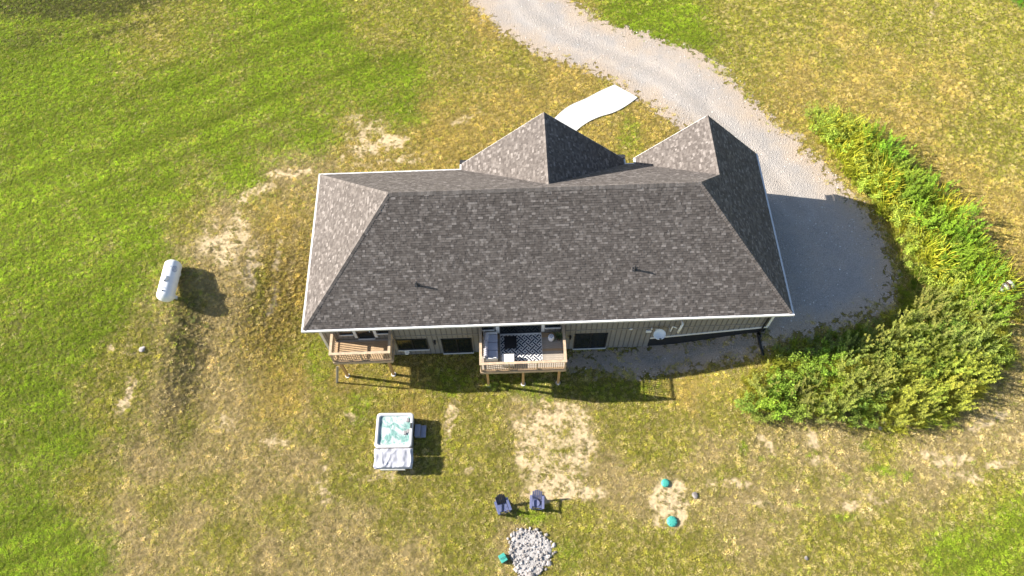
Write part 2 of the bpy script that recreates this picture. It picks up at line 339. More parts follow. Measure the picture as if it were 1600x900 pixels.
# grass control points: L lush green, O olive, G golden, S straw, B bare earth
CP = []
def cpt(k, *pts): CP.extend((x, y, k) for x, y in pts)
cpt('L', (60, 260), (150, 330), (60, 420), (130, 520), (60, 600), (90, 700), (50, 820), (250, 300), (330, 210), (430, 140), (280, 130), (480, 210), (380, 270), (200, 220), (20, 150), (560, 120), (620, 170), (100, 130), (470, 60), (180, 450), (1540, 880), (1480, 850), (520, 40), (1580, 830), (1070, 50), (1020, 35), (640, 110), (230, 380), (20, 880), (110, 860))
cpt('O', (280, 660), (340, 760), (250, 780), (440, 800), (480, 680), (520, 750), (600, 820), (360, 850), (1130, 740), (1220, 740), (1290, 760), (1380, 700), (1480, 790), (1060, 660), (1370, 820), (870, 620), (640, 700), (760, 800), (1040, 860), (1400, 60), (1440, 140), (1300, 100), (1520, 200), (1350, 30), (1550, 60), (250, 60), (560, 20), (620, 60), (700, 60), (740, 110), (300, 330), (200, 560), (160, 640), (130, 760), (500, 560), (520, 620), (560, 690), (640, 780), (690, 620), (740, 690), (1000, 700), (960, 850), (1080, 880), (1200, 860), (1300, 840), (1560, 760), (1400, 40), (1500, 30), (1560, 120), (1590, 230), (985, 215), (1150, 60), (1250, 40), (480, 520), (600, 610), (700, 860), (900, 860), (590, 600), (780, 620), (1400, 880), (1130, 20), (820, 110), (1000, 620), (720, 760), (900, 800), (1120, 640), (590, 760))
cpt('G', (600, 235), (680, 200), (740, 200), (800, 150), (860, 120), (700, 245), (560, 240), (930, 205), (1030, 200), (1000, 180), (440, 350), (460, 450), (430, 520), (420, 420), (1250, 120), (1330, 130), (1420, 180), (1500, 260), (1570, 330), (1590, 420), (1400, 110), (1480, 140), (1320, 60), (660, 640), (650, 570), (1090, 620), (770, 40), (470, 600), (540, 580), (880, 130), (440, 630))
cpt('S', (350, 340), (330, 420), (360, 470), (390, 390), (260, 620), (300, 700), (220, 720), (380, 640), (400, 760), (300, 820), (220, 860), (460, 720), (500, 820), (560, 860), (420, 860), (330, 560), (640, 860), (1100, 700), (1180, 720), (1260, 700), (1330, 720), (1420, 720), (1500, 700), (1580, 690), (1150, 780), (1240, 780), (1000, 780), (840, 640), (470, 280), (800, 830), (950, 760), (1320, 780), (1450, 770), (1180, 850), (350, 620), (200, 800), (560, 800))
cpt('B', (575, 230), (345, 385))
# patches: centre, radii, turn, class, strength
PATCH = [(870, 697, 66, 76, 0, 'B', 1.0), (870, 700, 44, 52, 0, 'O', .5), (1046, 787, 27, 44, 3, 'B', .95), (590, 228, 55, 9, -14, 'B', .55), (460, 268, 45, 7, -8, 'B', .6), (400, 300, 35, 12, -30, 'B', .4), (330, 370, 14, 30, 20, 'B', .35), (395, 420, 14, 45, 5, 'B', .45),
         (372, 360, 20, 30, 10, 'B', .3), (203, 615, 7, 26, 12, 'B', .6), (190, 640, 9, 20, 12, 'B', .3), (205, 540, 9, 20, 0, 'B', .3), (172, 545, 10, 8, 0, 'B', .5), (545, 648, 20, 8, 40, 'B', .55), (703, 650, 10, 40, 3, 'B', .55), (508, 770, 10, 22, -25, 'B', .4), (505, 730, 12, 9, 0, 'B', .4),
         (420, 690, 30, 12, 20, 'B', .35), (350, 660, 20, 12, 10, 'B', .35), (1270, 685, 9, 18, -20, 'B', .6), (1200, 700, 8, 22, -25, 'B', .5), (1140, 755, 50, 7, 3, 'B', .4), (1275, 720, 25, 5, 5, 'B', .35), (1325, 788, 18, 10, 0, 'B', .5), (1370, 775, 28, 8, 15, 'B', .45), (1490, 720, 40, 10, -10, 'B', .55), (1450, 712, 15, 10, 0, 'B', .5), (1565, 730, 25, 7, -5, 'B', .55), (1500, 745, 40, 9, 5, 'B', .45), (1200, 790, 60, 8, 8, 'B', .25),
         (880, 770, 70, 14, 0, 'B', .55), (730, 735, 8, 6, 0, 'B', .8), (810, 660, 20, 12, 0, 'B', .3), (725, 185, 30, 7, -20, 'B', .35), (640, 250, 60, 6, -3, 'B', .25), (600, 740, 60, 16, 0, 'B', .25), (1540, 660, 40, 10, -20, 'B', .35), (830, 625, 40, 7, 4, 'B', .3), (1460, 20, 5, 26, 15, 'B', .2), (400, 720, 90, 40, 0, 'S', .3),
         (985, 215, 22, 30, 10, 'L', .8), (700, 590, 45, 26, 0, 'L', .5), (835, 610, 60, 18, 0, 'L', .5), (975, 610, 70, 16, 0, 'L', .5), (1040, 40, 110, 22, 16, 'L', .6), (500, 560, 22, 40, 0, 'L', .5), (650, 590, 30, 12, 0, 'G', .5), (780, 735, 30, 25, 0, 'O', .4), (830, 805, 34, 14, 0, 'L', .6), (760, 860, 25, 40, 0, 'O', .4), (890, 870, 22, 30, 0, 'L', .45), (830, 690, 10, 60, 0, 'O', .2),
         (1350, 700, 12, 8, 0, 'L', .7), (1380, 735, 25, 9, 0, 'L', .6), (1415, 740, 12, 7, 0, 'L', .7), (1270, 705, 9, 7, 0, 'L', .7), (1160, 700, 12, 8, 0, 'L', .6), (1185, 715, 8, 7, 0, 'L', .6), (1245, 700, 7, 7, 0, 'L', .6), (1260, 772, 8, 6, 0, 'L', .6), (1320, 750, 10, 8, 0, 'L', .5), (1520, 725, 8, 5, 0, 'L', .8), (1320, 808, 26, 8, 0, 'L', .5), (1240, 785, 10, 5, 0, 'L', .5),
         (120, 6, 170, 26, -4, 'D', .8), (50, 60, 60, 18, -10, 'D', .35), (190, 45, 70, 8, -12, 'D', .5), (294, 508, 22, 50, 4, 'D', .32), (1150, 600, 40, 40, 0, 'O', .3), (428, 430, 7, 90, 6, 'B', .3), (455, 400, 6, 80, 5, 'S', .5), (405, 460, 9, 60, 8, 'O', .5), (500, 600, 14, 60, 0, 'O', .5), (480, 640, 10, 60, 5, 'S', .5), (640, 720, 14, 30, 0, 'S', .4), (1046, 770, 24, 24, 0, 'B', .9), (1050, 808, 22, 22, 0, 'B', .9), (250, 700, 30, 80, 10, 'S', .3), (560, 640, 22, 30, 0, 'L', .4), (1000, 220, 60, 30, 10, 'G', .3)]  # D patch beside the tank paints the slope's shade into the ground colour
KEYS = 'LOGSBD'
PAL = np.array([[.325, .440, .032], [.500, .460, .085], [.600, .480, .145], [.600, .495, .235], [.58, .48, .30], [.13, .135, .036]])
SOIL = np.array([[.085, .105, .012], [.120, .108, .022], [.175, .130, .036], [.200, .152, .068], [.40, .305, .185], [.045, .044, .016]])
def cover(x, y, z):
    """weights of the six ground covers at ground points"""
    px, py = proj(x, y, z)
    px = px+34*(fbm(x*.35, y*.35, 21)-.5)*2; py = py+26*(fbm(x*.35, y*.35, 31)-.5)*2
    Wt = np.zeros((len(px), 6)); tot = np.zeros(len(px))
    for cx, cyy, k in CP:
        wgt = 1/(((px-cx)**2+(py-cyy)**2)/900+.35)**1.6
        Wt[:, KEYS.index(k)] += wgt; tot += wgt
    Wt /= tot[:, None]
    px2, py2 = proj(x, y, z)
    px2 = px2+10*(fbm(x*.9, y*.9, 41)-.5)*2+5*(vnoise(x*4, y*4, 44)-.5)*2; py2 = py2+9*(fbm(x*.9, y*.9, 51)-.5)*2+5*(vnoise(x*4, y*4, 47)-.5)*2
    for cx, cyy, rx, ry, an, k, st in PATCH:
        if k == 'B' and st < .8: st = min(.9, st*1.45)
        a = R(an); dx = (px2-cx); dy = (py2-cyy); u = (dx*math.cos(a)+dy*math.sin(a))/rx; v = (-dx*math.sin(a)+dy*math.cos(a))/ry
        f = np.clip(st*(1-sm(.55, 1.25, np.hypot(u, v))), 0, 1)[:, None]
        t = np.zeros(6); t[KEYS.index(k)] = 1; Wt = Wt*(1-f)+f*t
    # natural blotches between neighbouring covers
    nb = fbm(x*.8, y*.8, 61)-.5; nc = fbm(x*2.2, y*2.2, 71)-.5
    Wt = Wt*np.stack([1+2.0*nb, 1+0*nb, 1-1.2*nc, 1-2.0*nb, 1+2.6*nc, 1+0*nb], 1).clip(.05, 4)
    return Wt/Wt.sum(1, keepdims=True)

# ------------------------------------------------------------------ ground sheet
def axis(a, b, st, lim):
    c = np.arange(a, b+1e-6, st); ext = []; d = st; p = b
    while p < lim: d *= 1.35; p += d; ext.append(p)
    lo = []; d = st; p = a
    while p > -lim: d *= 1.35; p -= d; lo.append(p)
    return np.concatenate([np.array(lo[::-1]), c, np.array(ext)])
gx_ = axis(-34, 60, .22, 700); gy_ = axis(-20, 40, .22, 700)
GX, GY = np.meshgrid(gx_, gy_); gxf, gyf = GX.ravel(), GY.ravel(); gzf = terrain(gxf, gyf)
nx, ny = len(gx_), len(gy_); ii = np.arange((nx-1)*(ny-1)); q = (ii//(nx-1))*nx+ii % (nx-1)
me = bpy.data.meshes.new('ground'); me.vertices.add(nx*ny); me.vertices.foreach_set('co', np.stack([gxf, gyf, gzf], 1).ravel())
fc = np.stack([q, q+1, q+nx+1, q+nx], 1).astype(np.int32)
me.loops.add(fc.size); me.loops.foreach_set('vertex_index', fc.ravel()); me.polygons.add(len(fc)); me.polygons.foreach_set('loop_start', np.arange(0, fc.size, 4, dtype=np.int32))
me.update(calc_edges=True); me.polygons.foreach_set('use_smooth', np.ones(len(fc), bool))
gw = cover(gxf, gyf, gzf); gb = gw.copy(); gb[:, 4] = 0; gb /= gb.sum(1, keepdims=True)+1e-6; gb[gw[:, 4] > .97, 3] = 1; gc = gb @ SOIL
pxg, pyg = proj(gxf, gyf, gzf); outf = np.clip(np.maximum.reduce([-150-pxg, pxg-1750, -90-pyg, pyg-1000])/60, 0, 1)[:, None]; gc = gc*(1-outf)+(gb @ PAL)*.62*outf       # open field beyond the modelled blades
at = me.attributes.new('bare', 'FLOAT', 'POINT'); at.data.foreach_set('value', gw[:, 4].astype(np.float32))
at = me.color_attributes.new('gcol', 'FLOAT_COLOR', 'POINT'); at.data.foreach_set('color', np.concatenate([gc, np.ones((len(gc), 1))], 1).ravel().astype(np.float32))
me.materials.append(M['ground']); go = bpy.data.objects.new('ground', me); COL.objects.link(go)
tag(go, 'dry summer lawn sloping around the house, part green and part straw', 'ground', kind='structure')

def sheet(name, poly, mt, lift, step, label, cat, soft=.6, centre=None):
    """a ground sheet that follows the terrain inside a traced outline"""
    pw = [gp(*q_)[:2] for q_ in poly]
    x0, x1 = min(p[0] for p in pw), max(p[0] for p in pw); y0, y1 = min(p[1] for p in pw), max(p[1] for p in pw)
    xs = np.arange(x0-.9, x1+.9, step); ys = np.arange(y0-.9, y1+.9, step); X, Y = np.meshgrid(xs, ys); X, Y = X.ravel(), Y.ravel()
    sdist = poly_dist(X, Y, pw)+.30*(fbm(X*.8, Y*.8, 81)-.5)*2
    Z = terrain(X, Y)+lift; n = len(xs); keep = sdist > -.75
    idx = np.arange(len(X)).reshape(len(ys), n); a = idx[:-1, :-1].ravel(); fcs = np.stack([a, a+1, a+n+1, a+n], 1)
    fcs = fcs[keep[fcs].all(1)]; used = np.unique(fcs); remap = np.zeros(len(X), int); remap[used] = np.arange(len(used))
    o = mesh_obj(name, np.stack([X, Y, Z], 1)[used].tolist(), remap[fcs].tolist(), mt, smooth=True)
    e = np.clip(sdist[used]/soft, -1, 1)
    a_ = o.data.attributes.new('edge', 'FLOAT', 'POINT'); a_.data.foreach_set('value', e.astype(np.float32))
    if centre:
        cw = [gp(*q_)[:2] for q_ in centre]; ux, uy = X[used], Y[used]; d = np.full(len(ux), 1e9)
        for (ax, ay), (bx_, by_) in zip(cw, cw[1:]):
            ex_, ey_ = bx_-ax, by_-ay; t = np.clip(((ux-ax)*ex_+(uy-ay)*ey_)/(ex_*ex_+ey_*ey_), 0, 1); d = np.minimum(d, np.hypot(ux-ax-t*ex_, uy-ay-t*ey_))
        tr = np.exp(-((d-.8)/.28)**2)-.5*np.exp(-(d/.35)**2); a_ = o.data.attributes.new('track', 'FLOAT', 'POINT'); a_.data.foreach_set('value', tr.astype(np.float32))
    tag(o, label, cat, kind='structure'); return pw
DRIVE_W = sheet('driveway', P_DRIVE, 'gravel', .018, .16, 'pale crushed gravel driveway curving past the garage end of the house', 'driveway', 2.4, [(775, -60), (830, 22), (890, 62), (960, 88), (1030, 118), (1085, 158), (1130, 205), (1190, 262), (1250, 330)])
GRAV_W = sheet('gravel_strip', P_GRAV, 'gravel2', .012, .12, 'grey gravel strip along the rear foundation beside the large deck', 'gravel', 2.0)

# concrete walkway: a slab with real thickness following the ground
wl = [gp(*p_) for p_ in P_WALKL]; wr = [gp(*p_) for p_ in P_WALKR]
def resample(pts, n):
    out = []; k = len(pts)-1
    for i in range(n+1):
        t = i/n*k; j = min(int(t), k-1); f = t-j
        p0, p1, p2, p3 = pts[max(j-1, 0)], pts[j], pts[j+1], pts[min(j+2, k)]
        out.append(.5*((2*p1)+(p2-p0)*f+(2*p0-5*p1+4*p2-p3)*f*f+(3*p1-p0-3*p2+p3)*f**3))
    return out
wl, wr = resample(wl, 24), resample(wr, 24)
WALK_W = [(p.x, p.y) for p in wl]+[(p.x, p.y) for p in wr[::-1]]
vs = []; fs = []
for a, b in zip(wl, wr):
    za = float(terrain(a.x, a.y)); zb = float(terrain(b.x, b.y)); z = max(za, zb)+.07
    vs += [(a.x, a.y, z), (b.x, b.y, z), (a.x, a.y, z-.2), (b.x, b.y, z-.2)]
for i in range(24):
    k = i*4; fs += [(k, k+1, k+5, k+4), (k+2, k+6, k+7, k+3), (k, k+4, k+6, k+2), (k+1, k+3, k+7, k+5)]
fs += [(0, 2, 3, 1), (96, 97, 99, 98)]
o = mesh_obj('concrete_walkway', vs, fs, 'concrete'); tag(o, 'white concrete walkway curving from the drive to the front door', 'walkway', kind='structure')

# ------------------------------------------------------------------ the house
W, D, s, HE, G1, G2 = 27.39, 10.73, .98, 5.08, 11.20, 11.26
RZ = HE+s*D/2; XL = D/2; XR = W-D/2
GXR = 23.6; GZ = HE+s*(W-GXR); GL = 2*GXR-W; GYI = D-(GZ-HE)/s
WX0, WX1 = 8.85, 19.05; WX = (WX0+WX1)/2; WZ = 9.62; WYI = D-(WZ-HE)/s
house = empty('house', (0, 0, 0), label='long grey bungalow with a dark shingled hip roof and two front gables', cat='house')
OV = .5
slopes = {
 'front': [(0, 0, HE), (W, 0, HE), (XR, D/2, RZ), (XL, D/2, RZ)],
 'left': [(0, D, HE), (0, 0, HE), (XL, D/2, RZ)],
 'right_a': [(W, 0, HE), (W, GYI, HE), (GXR, GYI, GZ), (XR, D/2, RZ)],
 'right_b': [(W, GYI, HE), (W, G2, HE), (GXR, G2, GZ), (GXR, GYI, GZ)],
 'back': [(GL, D, HE), (0, D, HE), (XL, D/2, RZ), (XR, D/2, RZ), (GXR, GYI, GZ)],
 'garage_left': [(GL, G2, HE), (GL, D, HE), (GXR, GYI, GZ), (GXR, G2, GZ)],
 'wing_left': [(WX0, G1, HE), (WX0, D, HE), (WX, WYI, WZ), (WX, G1, WZ)],
 'wing_right': [(WX1, D, HE), (WX1, G1, HE), (WX, G1, WZ), (WX, WYI, WZ)],
}
vs = []; fs = []
for k, poly in slopes.items():
    b0 = len(vs); n = len(poly)
    vs += [(x, y, z-.004) for x, y, z in poly]+[(x, y, z-.14) for x, y, z in poly]
    fs += [tuple(b0+i for i in range(n)), tuple(b0+n+i for i in range(n))[::-1]]
    fs += [(b0+i, b0+n+i, b0+n+(i+1) % n, b0+(i+1) % n) for i in range(n)]
roof = mesh_obj('roof', vs, fs, 'underlay', house)
# soffit under the overhang
bm = bmesh.new()
for x0, x1, y0, y1, zz in ((.03, W-.03, .03, OV, 0), (.03, OV, OV, D-.03, 0), (W-OV, W-.03, OV, G2-.03, 0), (OV, WX0, D-OV, D-.03, 0)):
    bx(bm, x0, x1, y0, y1, HE-.20, HE-.165)
bm_obj('soffit', bm, 'white_metal', roof)

def clip(poly, inside, cut):
    out = []
    for i in range(len(poly)):
        a, b = poly[i], poly[(i+1) % len(poly)]; ia, ib = inside(a), inside(b)
        if ia: out.append(a)
        if ia != ib: out.append(cut(a, b))
    return out
def clip_convex(sub, poly):
    for i in range(len(poly)):
        (x1, y1), (x2, y2) = poly[i], poly[(i+1) % len(poly)]
        f = lambda p: (x2-x1)*(p[1]-y1)-(y2-y1)*(p[0]-x1)
        if all(f(p) >= -1e-9 for p in sub): continue
        def cut(a, b):
            fa, fb = f(a), f(b); t = fa/(fa-fb); return (a[0]+(b[0]-a[0])*t, a[1]+(b[1]-a[1])*t)
        sub = clip(sub, lambda p: f(p) >= 0, cut)
        if len(sub) < 3: return []
    return sub
TABS = [(.078, .067, .061), (.095, .082, .075), (.108, .094, .086), (.128, .112, .103), (.170, .151, .140)]
def shingles(poly3):
    P = [Vector(p) for p in poly3]; n = (P[1]-P[0]).cross(P[2]-P[0]).normalized()
    if n.z < 0: n = -n
    e = Vector((0, 0, 1)).cross(n).normalized(); u = n.cross(e)
    o0 = P[0]; p2 = [((p-o0).dot(e), (p-o0).dot(u)) for p in P]
    ar = sum(p2[i][0]*p2[(i+1) % len(p2)][1]-p2[(i+1) % len(p2)][0]*p2[i][1] for i in range(len(p2)))
    if ar < 0: p2 = p2[::-1]
    u0, u1 = min(p[0] for p in p2), max(p[0] for p in p2); v0, v1 = min(p[1] for p in p2), max(p[1] for p in p2)
    ex = .135; vs = []; fs = []; cols = []; v = v0; j = 0
    while v < v1:
        x = u0-random.uniform(0, .3); hot = 0
        while x < u1:
            wd = random.choice((.08, .12, .15, .18, .21, .25)); quad = [(x, v), (x+wd, v), (x+wd, v+ex), (x, v+ex)]
            c = clip_convex(quad, p2)
            r_ = random.random(); k = 0 if r_ < .30 else 1 if r_ < .58 else 2 if r_ < .78 else 3 if r_ < .92 else 4
            if len(c) >= 3:
                th = random.choice((.007, .012, .018)); b0 = len(vs); m_ = len(c)
                for a, b in c:
                    t = (b-v)/ex; vs.append(o0+e*a+u*b+n*(th*(1-t)+.003))
                for a, b in c: vs.append(o0+e*a+u*b-n*.003)
                fs.append(tuple(range(b0, b0+m_))); fs += [(b0+i, b0+m_+i, b0+m_+(i+1) % m_, b0+(i+1) % m_) for i in range(m_)]
                jt = random.uniform(.88, 1.12); cc = tuple(q_*jt for q_ in TABS[k]); cols += [cc]*(m_+1)
            x += wd
        v += ex; j += 1
    ob = mesh_obj('shingles', vs, fs, 'shingle', roof); ob['kind'] = 'stuff'
    a = ob.data.attributes.new('tab', 'FLOAT_COLOR', 'FACE'); a.data.foreach_set('color', np.array([(*c, 1) for c in cols], np.float32).ravel())
    return n
for k, poly in slopes.items(): shingles(poly)
def nrm(k):
    P = [Vector(p) for p in slopes[k]]; n = (P[1]-P[0]).cross(P[2]-P[0]).normalized(); return n if n.z > 0 else -n
def cap_line(a, b, k1, k2, wd=.15, tint=1.0):
    """overlapping cap shingles along a ridge or hip, one mesh"""
    a, b = Vector(a), Vector(b); d = (b-a); Ln = d.length; d.normalize(); n1, n2 = nrm(k1), nrm(k2)
    f1 = n1.cross(d); f2 = n2.cross(d)
    if f1.dot(n2) > 0: f1 = -f1
    if f2.dot(n1) > 0: f2 = -f2
    up = (n1+n2).normalized(); vs = []; fs = []; cols = []; t = 0
    while t < Ln-.02:
        ln = min(.17, Ln-t); b0 = len(vs)
        for tt, h in ((t, .030), (t+ln+.02, .014)):
            c = a+d*min(tt, Ln)+up*h
            vs += [c+f1*wd, c+up*.008, c+f2*wd, c+f1*wd-up*.03, c+f2*wd-up*.03]
        fs += [(b0, b0+1, b0+6, b0+5), (b0+1, b0+2, b0+7, b0+6), (b0, b0+3, b0+4, b0+2, b0+1), (b0, b0+5, b0+8, b0+3), (b0+2, b0+4, b0+9, b0+7)]
        cc = random.choice(TABS[1:4]); j = random.uniform(.85, 1.25)*tint; cols += [tuple(q_*j for q_ in cc)]*5; t += ln
    ob = mesh_obj('ridge_cap', vs, fs, 'shingle', roof); ob['kind'] = 'stuff'
    at_ = ob.data.attributes.new('tab', 'FLOAT_COLOR', 'FACE'); at_.data.foreach_set('color', np.array([(*c, 1) for c in cols], np.float32).ravel())
cap_line((XL, D/2, RZ), (XR, D/2, RZ), 'front', 'back', .19, 1.35)
cap_line((0, 0, HE), (XL, D/2, RZ), 'front', 'left'); cap_line((0, D, HE), (XL, D/2, RZ), 'back', 'left')
cap_line((W, 0, HE), (XR, D/2, RZ), 'front', 'right_a'); cap_line((GXR, GYI, GZ), (XR, D/2, RZ), 'back', 'right_a')
cap_line((GXR, G2, GZ), (GXR, GYI, GZ), 'right_b', 'garage_left'); cap_line((WX, G1, WZ), (WX, WYI, WZ), 'wing_left', 'wing_right')
# gutters and fascia, one run each
def gutter(x0, x1, y0, y1):
    bm = bmesh.new(); bx(bm, x0, x1, y0, y1, HE-.17, HE-.035); 
    bm_obj('gutter', bm, 'white_metal', roof)
gutter(-.13, W+.13, -.13, -.005); gutter(-.13, -.005, .0, D); gutter(W+.005, W+.13, .0, G2); gutter(-.13, WX0-.02, D+.005, D+.12)
gutter(WX1+.02, GL-.12, D+.005, D+.12); gutter(GL-.12, GL-.005, D+.13, G2); gutter(WX0-.12, WX0-.005, D+.13, G1); gutter(WX1+.005, WX1+.12, D+.13, G1)
for xa, xm, xb, yy, zt in ((WX0, WX, WX1, G1, WZ), (GL, GXR, W, G2, GZ)):
    vs = []; fs = []
    for (xq, x2) in ((xa, xm), (xm, xb)):
        z1 = HE if xq != xm else zt; z2 = zt if x2 == xm else HE; b0 = len(vs)
        for yq in (yy+.005, yy+.035): vs += [(xq, yq, z1-.01), (x2, yq, z2-.01), (x2, yq, z2-.2), (xq, yq, z1-.2)]
        fs += [(b0, b0+1, b0+2, b0+3), (b0+7, b0+6, b0+5, b0+4), (b0, b0+4, b0+5, b0+1), (b0+1, b0+5, b0+6, b0+2), (b0+2, b0+6, b0+7, b0+3), (b0+3, b0+7, b0+4, b0)]
    mesh_obj('rake_board', vs, fs, 'white_metal', roof)
# small boxed eave returns at the entry gable
for xa, xb in ((WX0-.12, WX0+.75), (WX1-.75, WX1+.12)):
    bm = bmesh.new(); bx(bm, xa, xb, G1+.04, G1+.30, HE-.17, HE+.02); bm_obj('eave_return', bm, 'dark_metal', roof)
# roof vent pipes
for px, py in ((652, 446), (991.5, 421.5)):
    d = ray(px, py); t = (HE+s*CAM[1]-CAM[2])/(d[2]-s*d[1]); b = CAM+d*t
    bm = bmesh.new(); cyl(bm, (b[0], b[1], b[2]-.08), (b[0], b[1], b[2]+.42), .042, seg=14); cyl(bm, (b[0], b[1], b[2]-.1), (b[0], b[1], b[2]+.06), .085, .045, 14)
    bx(bm, b[0]-.13, b[0]+.13, -.10, .14, -.004, .006, mtx=Matrix.Translation((0, b[1], b[2]+.02)) @ Matrix.Rotation(math.atan(s), 4, 'X'))
    bm_obj('vent_pipe', bm, 'dark_metal', roof)

# walls
YW = OV; XA, XB = OV, W-OV
STEPX = 20.02                                    # the lower storey ends here; the foundation steps up behind the gravel
def trim_z(x): return 1.24+(x-STEPX)*(2.2-1.24)/(26.3-STEPX)
prof = [(XA, -.15), (STEPX, -.15), (STEPX, trim_z(STEPX)), (XB, trim_z(XB)), (XB, HE-.2), (XA, HE-.2)]
def prism_xz(name, prof, y0, y1, mt, parent):
    n = len(prof); vs = [(x, y0, z) for x, z in prof]+[(x, y1, z) for x, z in prof]
    fs = [tuple(range(n)), tuple(range(n, 2*n))[::-1]]+[(i, n+i, n+(i+1) % n, (i+1) % n) for i in range(n)]
    return mesh_obj(name, vs, fs, mt, parent)
wall_r = prism_xz('rear_wall', prof, YW, YW+.2, 'siding', house)
prism_xz('foundation', [(STEPX+.01, -.6), (XB-.01, -.6), (XB-.01, trim_z(XB)-.01), (STEPX+.01, trim_z(STEPX)-.01)], YW+.03, YW+.25, 'found', house)
prism_xz('bottom_trim', [(STEPX+.02, trim_z(STEPX)-.05), (XB, trim_z(XB)-.05), (XB, trim_z(XB)+.09), (STEPX+.02, trim_z(STEPX)+.09)], YW-.05, YW-.002, 'trimw', wall_r)
box('base_course', XA, STEPX-.01, YW-.02, YW+.1, -.6, -.02, 'footing', house)
box('belly_trim', XA+.06, XB-.13, YW-.03, YW-.002, 2.66, 2.73, 'siding', wall_r)
for n_, x0, x1 in (('left_wall', XA, XA+.2), ('right_wall', XB-.2, XB)):
    y1 = D-OV-.2 if n_ == 'left_wall' else G2-OV-.2
    sw_ = box(n_, x0, x1, YW+.21, y1, -.5, HE-.2, 'siding', house)
    bm = bmesh.new(); yy = YW+.5
    while yy < y1-.1:
        xx = x0-.02 if n_ == 'left_wall' else x1; bx(bm, xx, xx+.02, yy-.03, yy+.03, 2.2, HE-.21); yy += .305
    bm_obj('battens', bm, 'batten', sw_)
# front walls: long wall plus two gable fronts
box('front_wall', XA+.21, WX0+.5, D-OV-.2, D-OV, -.4, HE-.2, 'siding', house)
box('front_wall', WX1-.49, GL+.49, D-OV-.2, D-OV, -.4, HE-.2, 'siding', house)
def gable(x0, xm, x1, yy, zt):
    k = OV*(zt-HE)/(xm-x0)
    return prism_xz('gable_wall', [(x0+OV, -.4), (x1-OV, -.4), (x1-OV, HE-.2+k-.02), (xm, zt-.17), (x0+OV, HE-.2+k-.02)], yy-.6, yy-.4, 'stone', house)
gable(WX0, WX, WX1, G1, WZ); gable(GL, GXR, W, G2, GZ)
box('side_return', WX0+OV, WX0+OV+.2, D-OV+.01, G1-.61, -.4, HE-.2, 'siding', house); box('side_return', WX1-OV-.2, WX1-OV, D-OV+.01, G1-.61, -.4, HE-.2, 'siding', house); box('side_return', GL+OV, GL+OV+.2, D-OV+.01, G2-.61, -.4, HE-.2, 'siding', house)
# corner boards and downspout
box('corner_board', XB-.12, XB+.03, YW-.035, YW-.003, trim_z(XB)+.1, HE-.21, 'trimw', wall_r)
box('corner_board', XA-.03, XA+.12, YW-.035, YW-.003, .0, HE-.21, 'trimw', wall_r)
for xq, zb in ((26.55, 1.75), (19.86, .1)):
    if xq > 26:
        tube('downspout', [(xq, -.06, HE-.17), (xq, -.02, HE-.30), (xq, YW-.10, HE-.62), (xq, YW-.10, zb)], .05, 'dark_metal', wall_r)

wins = []                                        # x0, x1, z0, z1 of every opening on the rear wall
def window(x0, x1, z0, z1, sash=2, kind='window', sill=True):
    wins.append((x0, x1, z0, z1)); y = YW; bm = bmesh.new(); t = .075
    bx(bm, x0, x0+t, y-.055, y+.02, z0, z1); bx(bm, x1-t, x1, y-.055, y+.02, z0, z1)
    bx(bm, x0+t, x1-t, y-.05, y+.02, z0, z0+t); bx(bm, x0+t, x1-t, y-.05, y+.02, z1-t, z1)
    for i in range(1, sash):
        xm = x0+(x1-x0)*i/sash; bx(bm, xm-.045, xm+.045, y-.048, y+.02, z0+t, z1-t)
    fr = bm_obj(kind, bm, 'frame', house)
    for i in range(sash):
        a = x0+t if i == 0 else x0+(x1-x0)*i/sash+.045; b = x1-t if i == sash-1 else x0+(x1-x0)*(i+1)/sash-.045
        box('pane', a, b, y-.022, y-.008, z0+t, z1-t, 'glass', fr)
    if sill: box('sill', x0-.03, x1+.03, y-.10, y-.002, z0-.07, z0-.003, 'trimw', fr)
    return fr
window(4.70, 6.55, .80, 2.28); window(7.40, 9.22, .10, 2.16, kind='patio_door'); window(15.42, 17.40, .12, 2.22, kind='patio_door')
window(6.95, 8.75, 4.08, 4.75, sill=False)
window(1.62, 2.38, 3.28, 4.70, 1); dr = window(2.62, 3.55, 2.66, 4.75, 1, 'glazed_door'); window(3.80, 4.52, 3.30, 4.70, 1)
window(9.95, 10.62, 3.3, 4.7, 1); window(10.98, 13.36, 2.66, 4.75, 2, 'patio_door'); window(13.62, 14.5, 3.3, 4.7, 1)
box('handle', 3.40, 3.44, YW-.10, YW-.056, 3.6, 3.75, 'white_metal', dr)
for xa, xb in ((2.40, 2.60), (3.57, 3.78), (10.72, 10.96), (13.38, 13.60)): box('door_trim', xa+.02, xb-.02, YW-.04, YW-.003, 2.75, 4.75, 'trimw', wall_r)
# battens: one object each, broken around the openings
x = XA+.3
while x < XB-.15:
    for za, zb in ((.0 if x < STEPX-.03 else trim_z(x)+.10, 2.655), (2.735, HE-.205)):
        segs = [(za, zb)]
        for (a, b, c, d) in wins:
            if a-.04 < x < b+.04:
                ns = []
                for p, q_ in segs:
                    if d+.02 <= p or c-.08 >= q_: ns.append((p, q_)); continue
                    if c-.08 > p: ns.append((p, c-.08))
                    if d+.02 < q_: ns.append((d+.02, q_))
                segs = ns
        for p, q_ in segs:
            if q_-p > .05: sbox('batten', .045, .022, round(q_-p, 2), (x, YW-.012, (p+q_)/2), 'batten', wall_r)
    x += .305
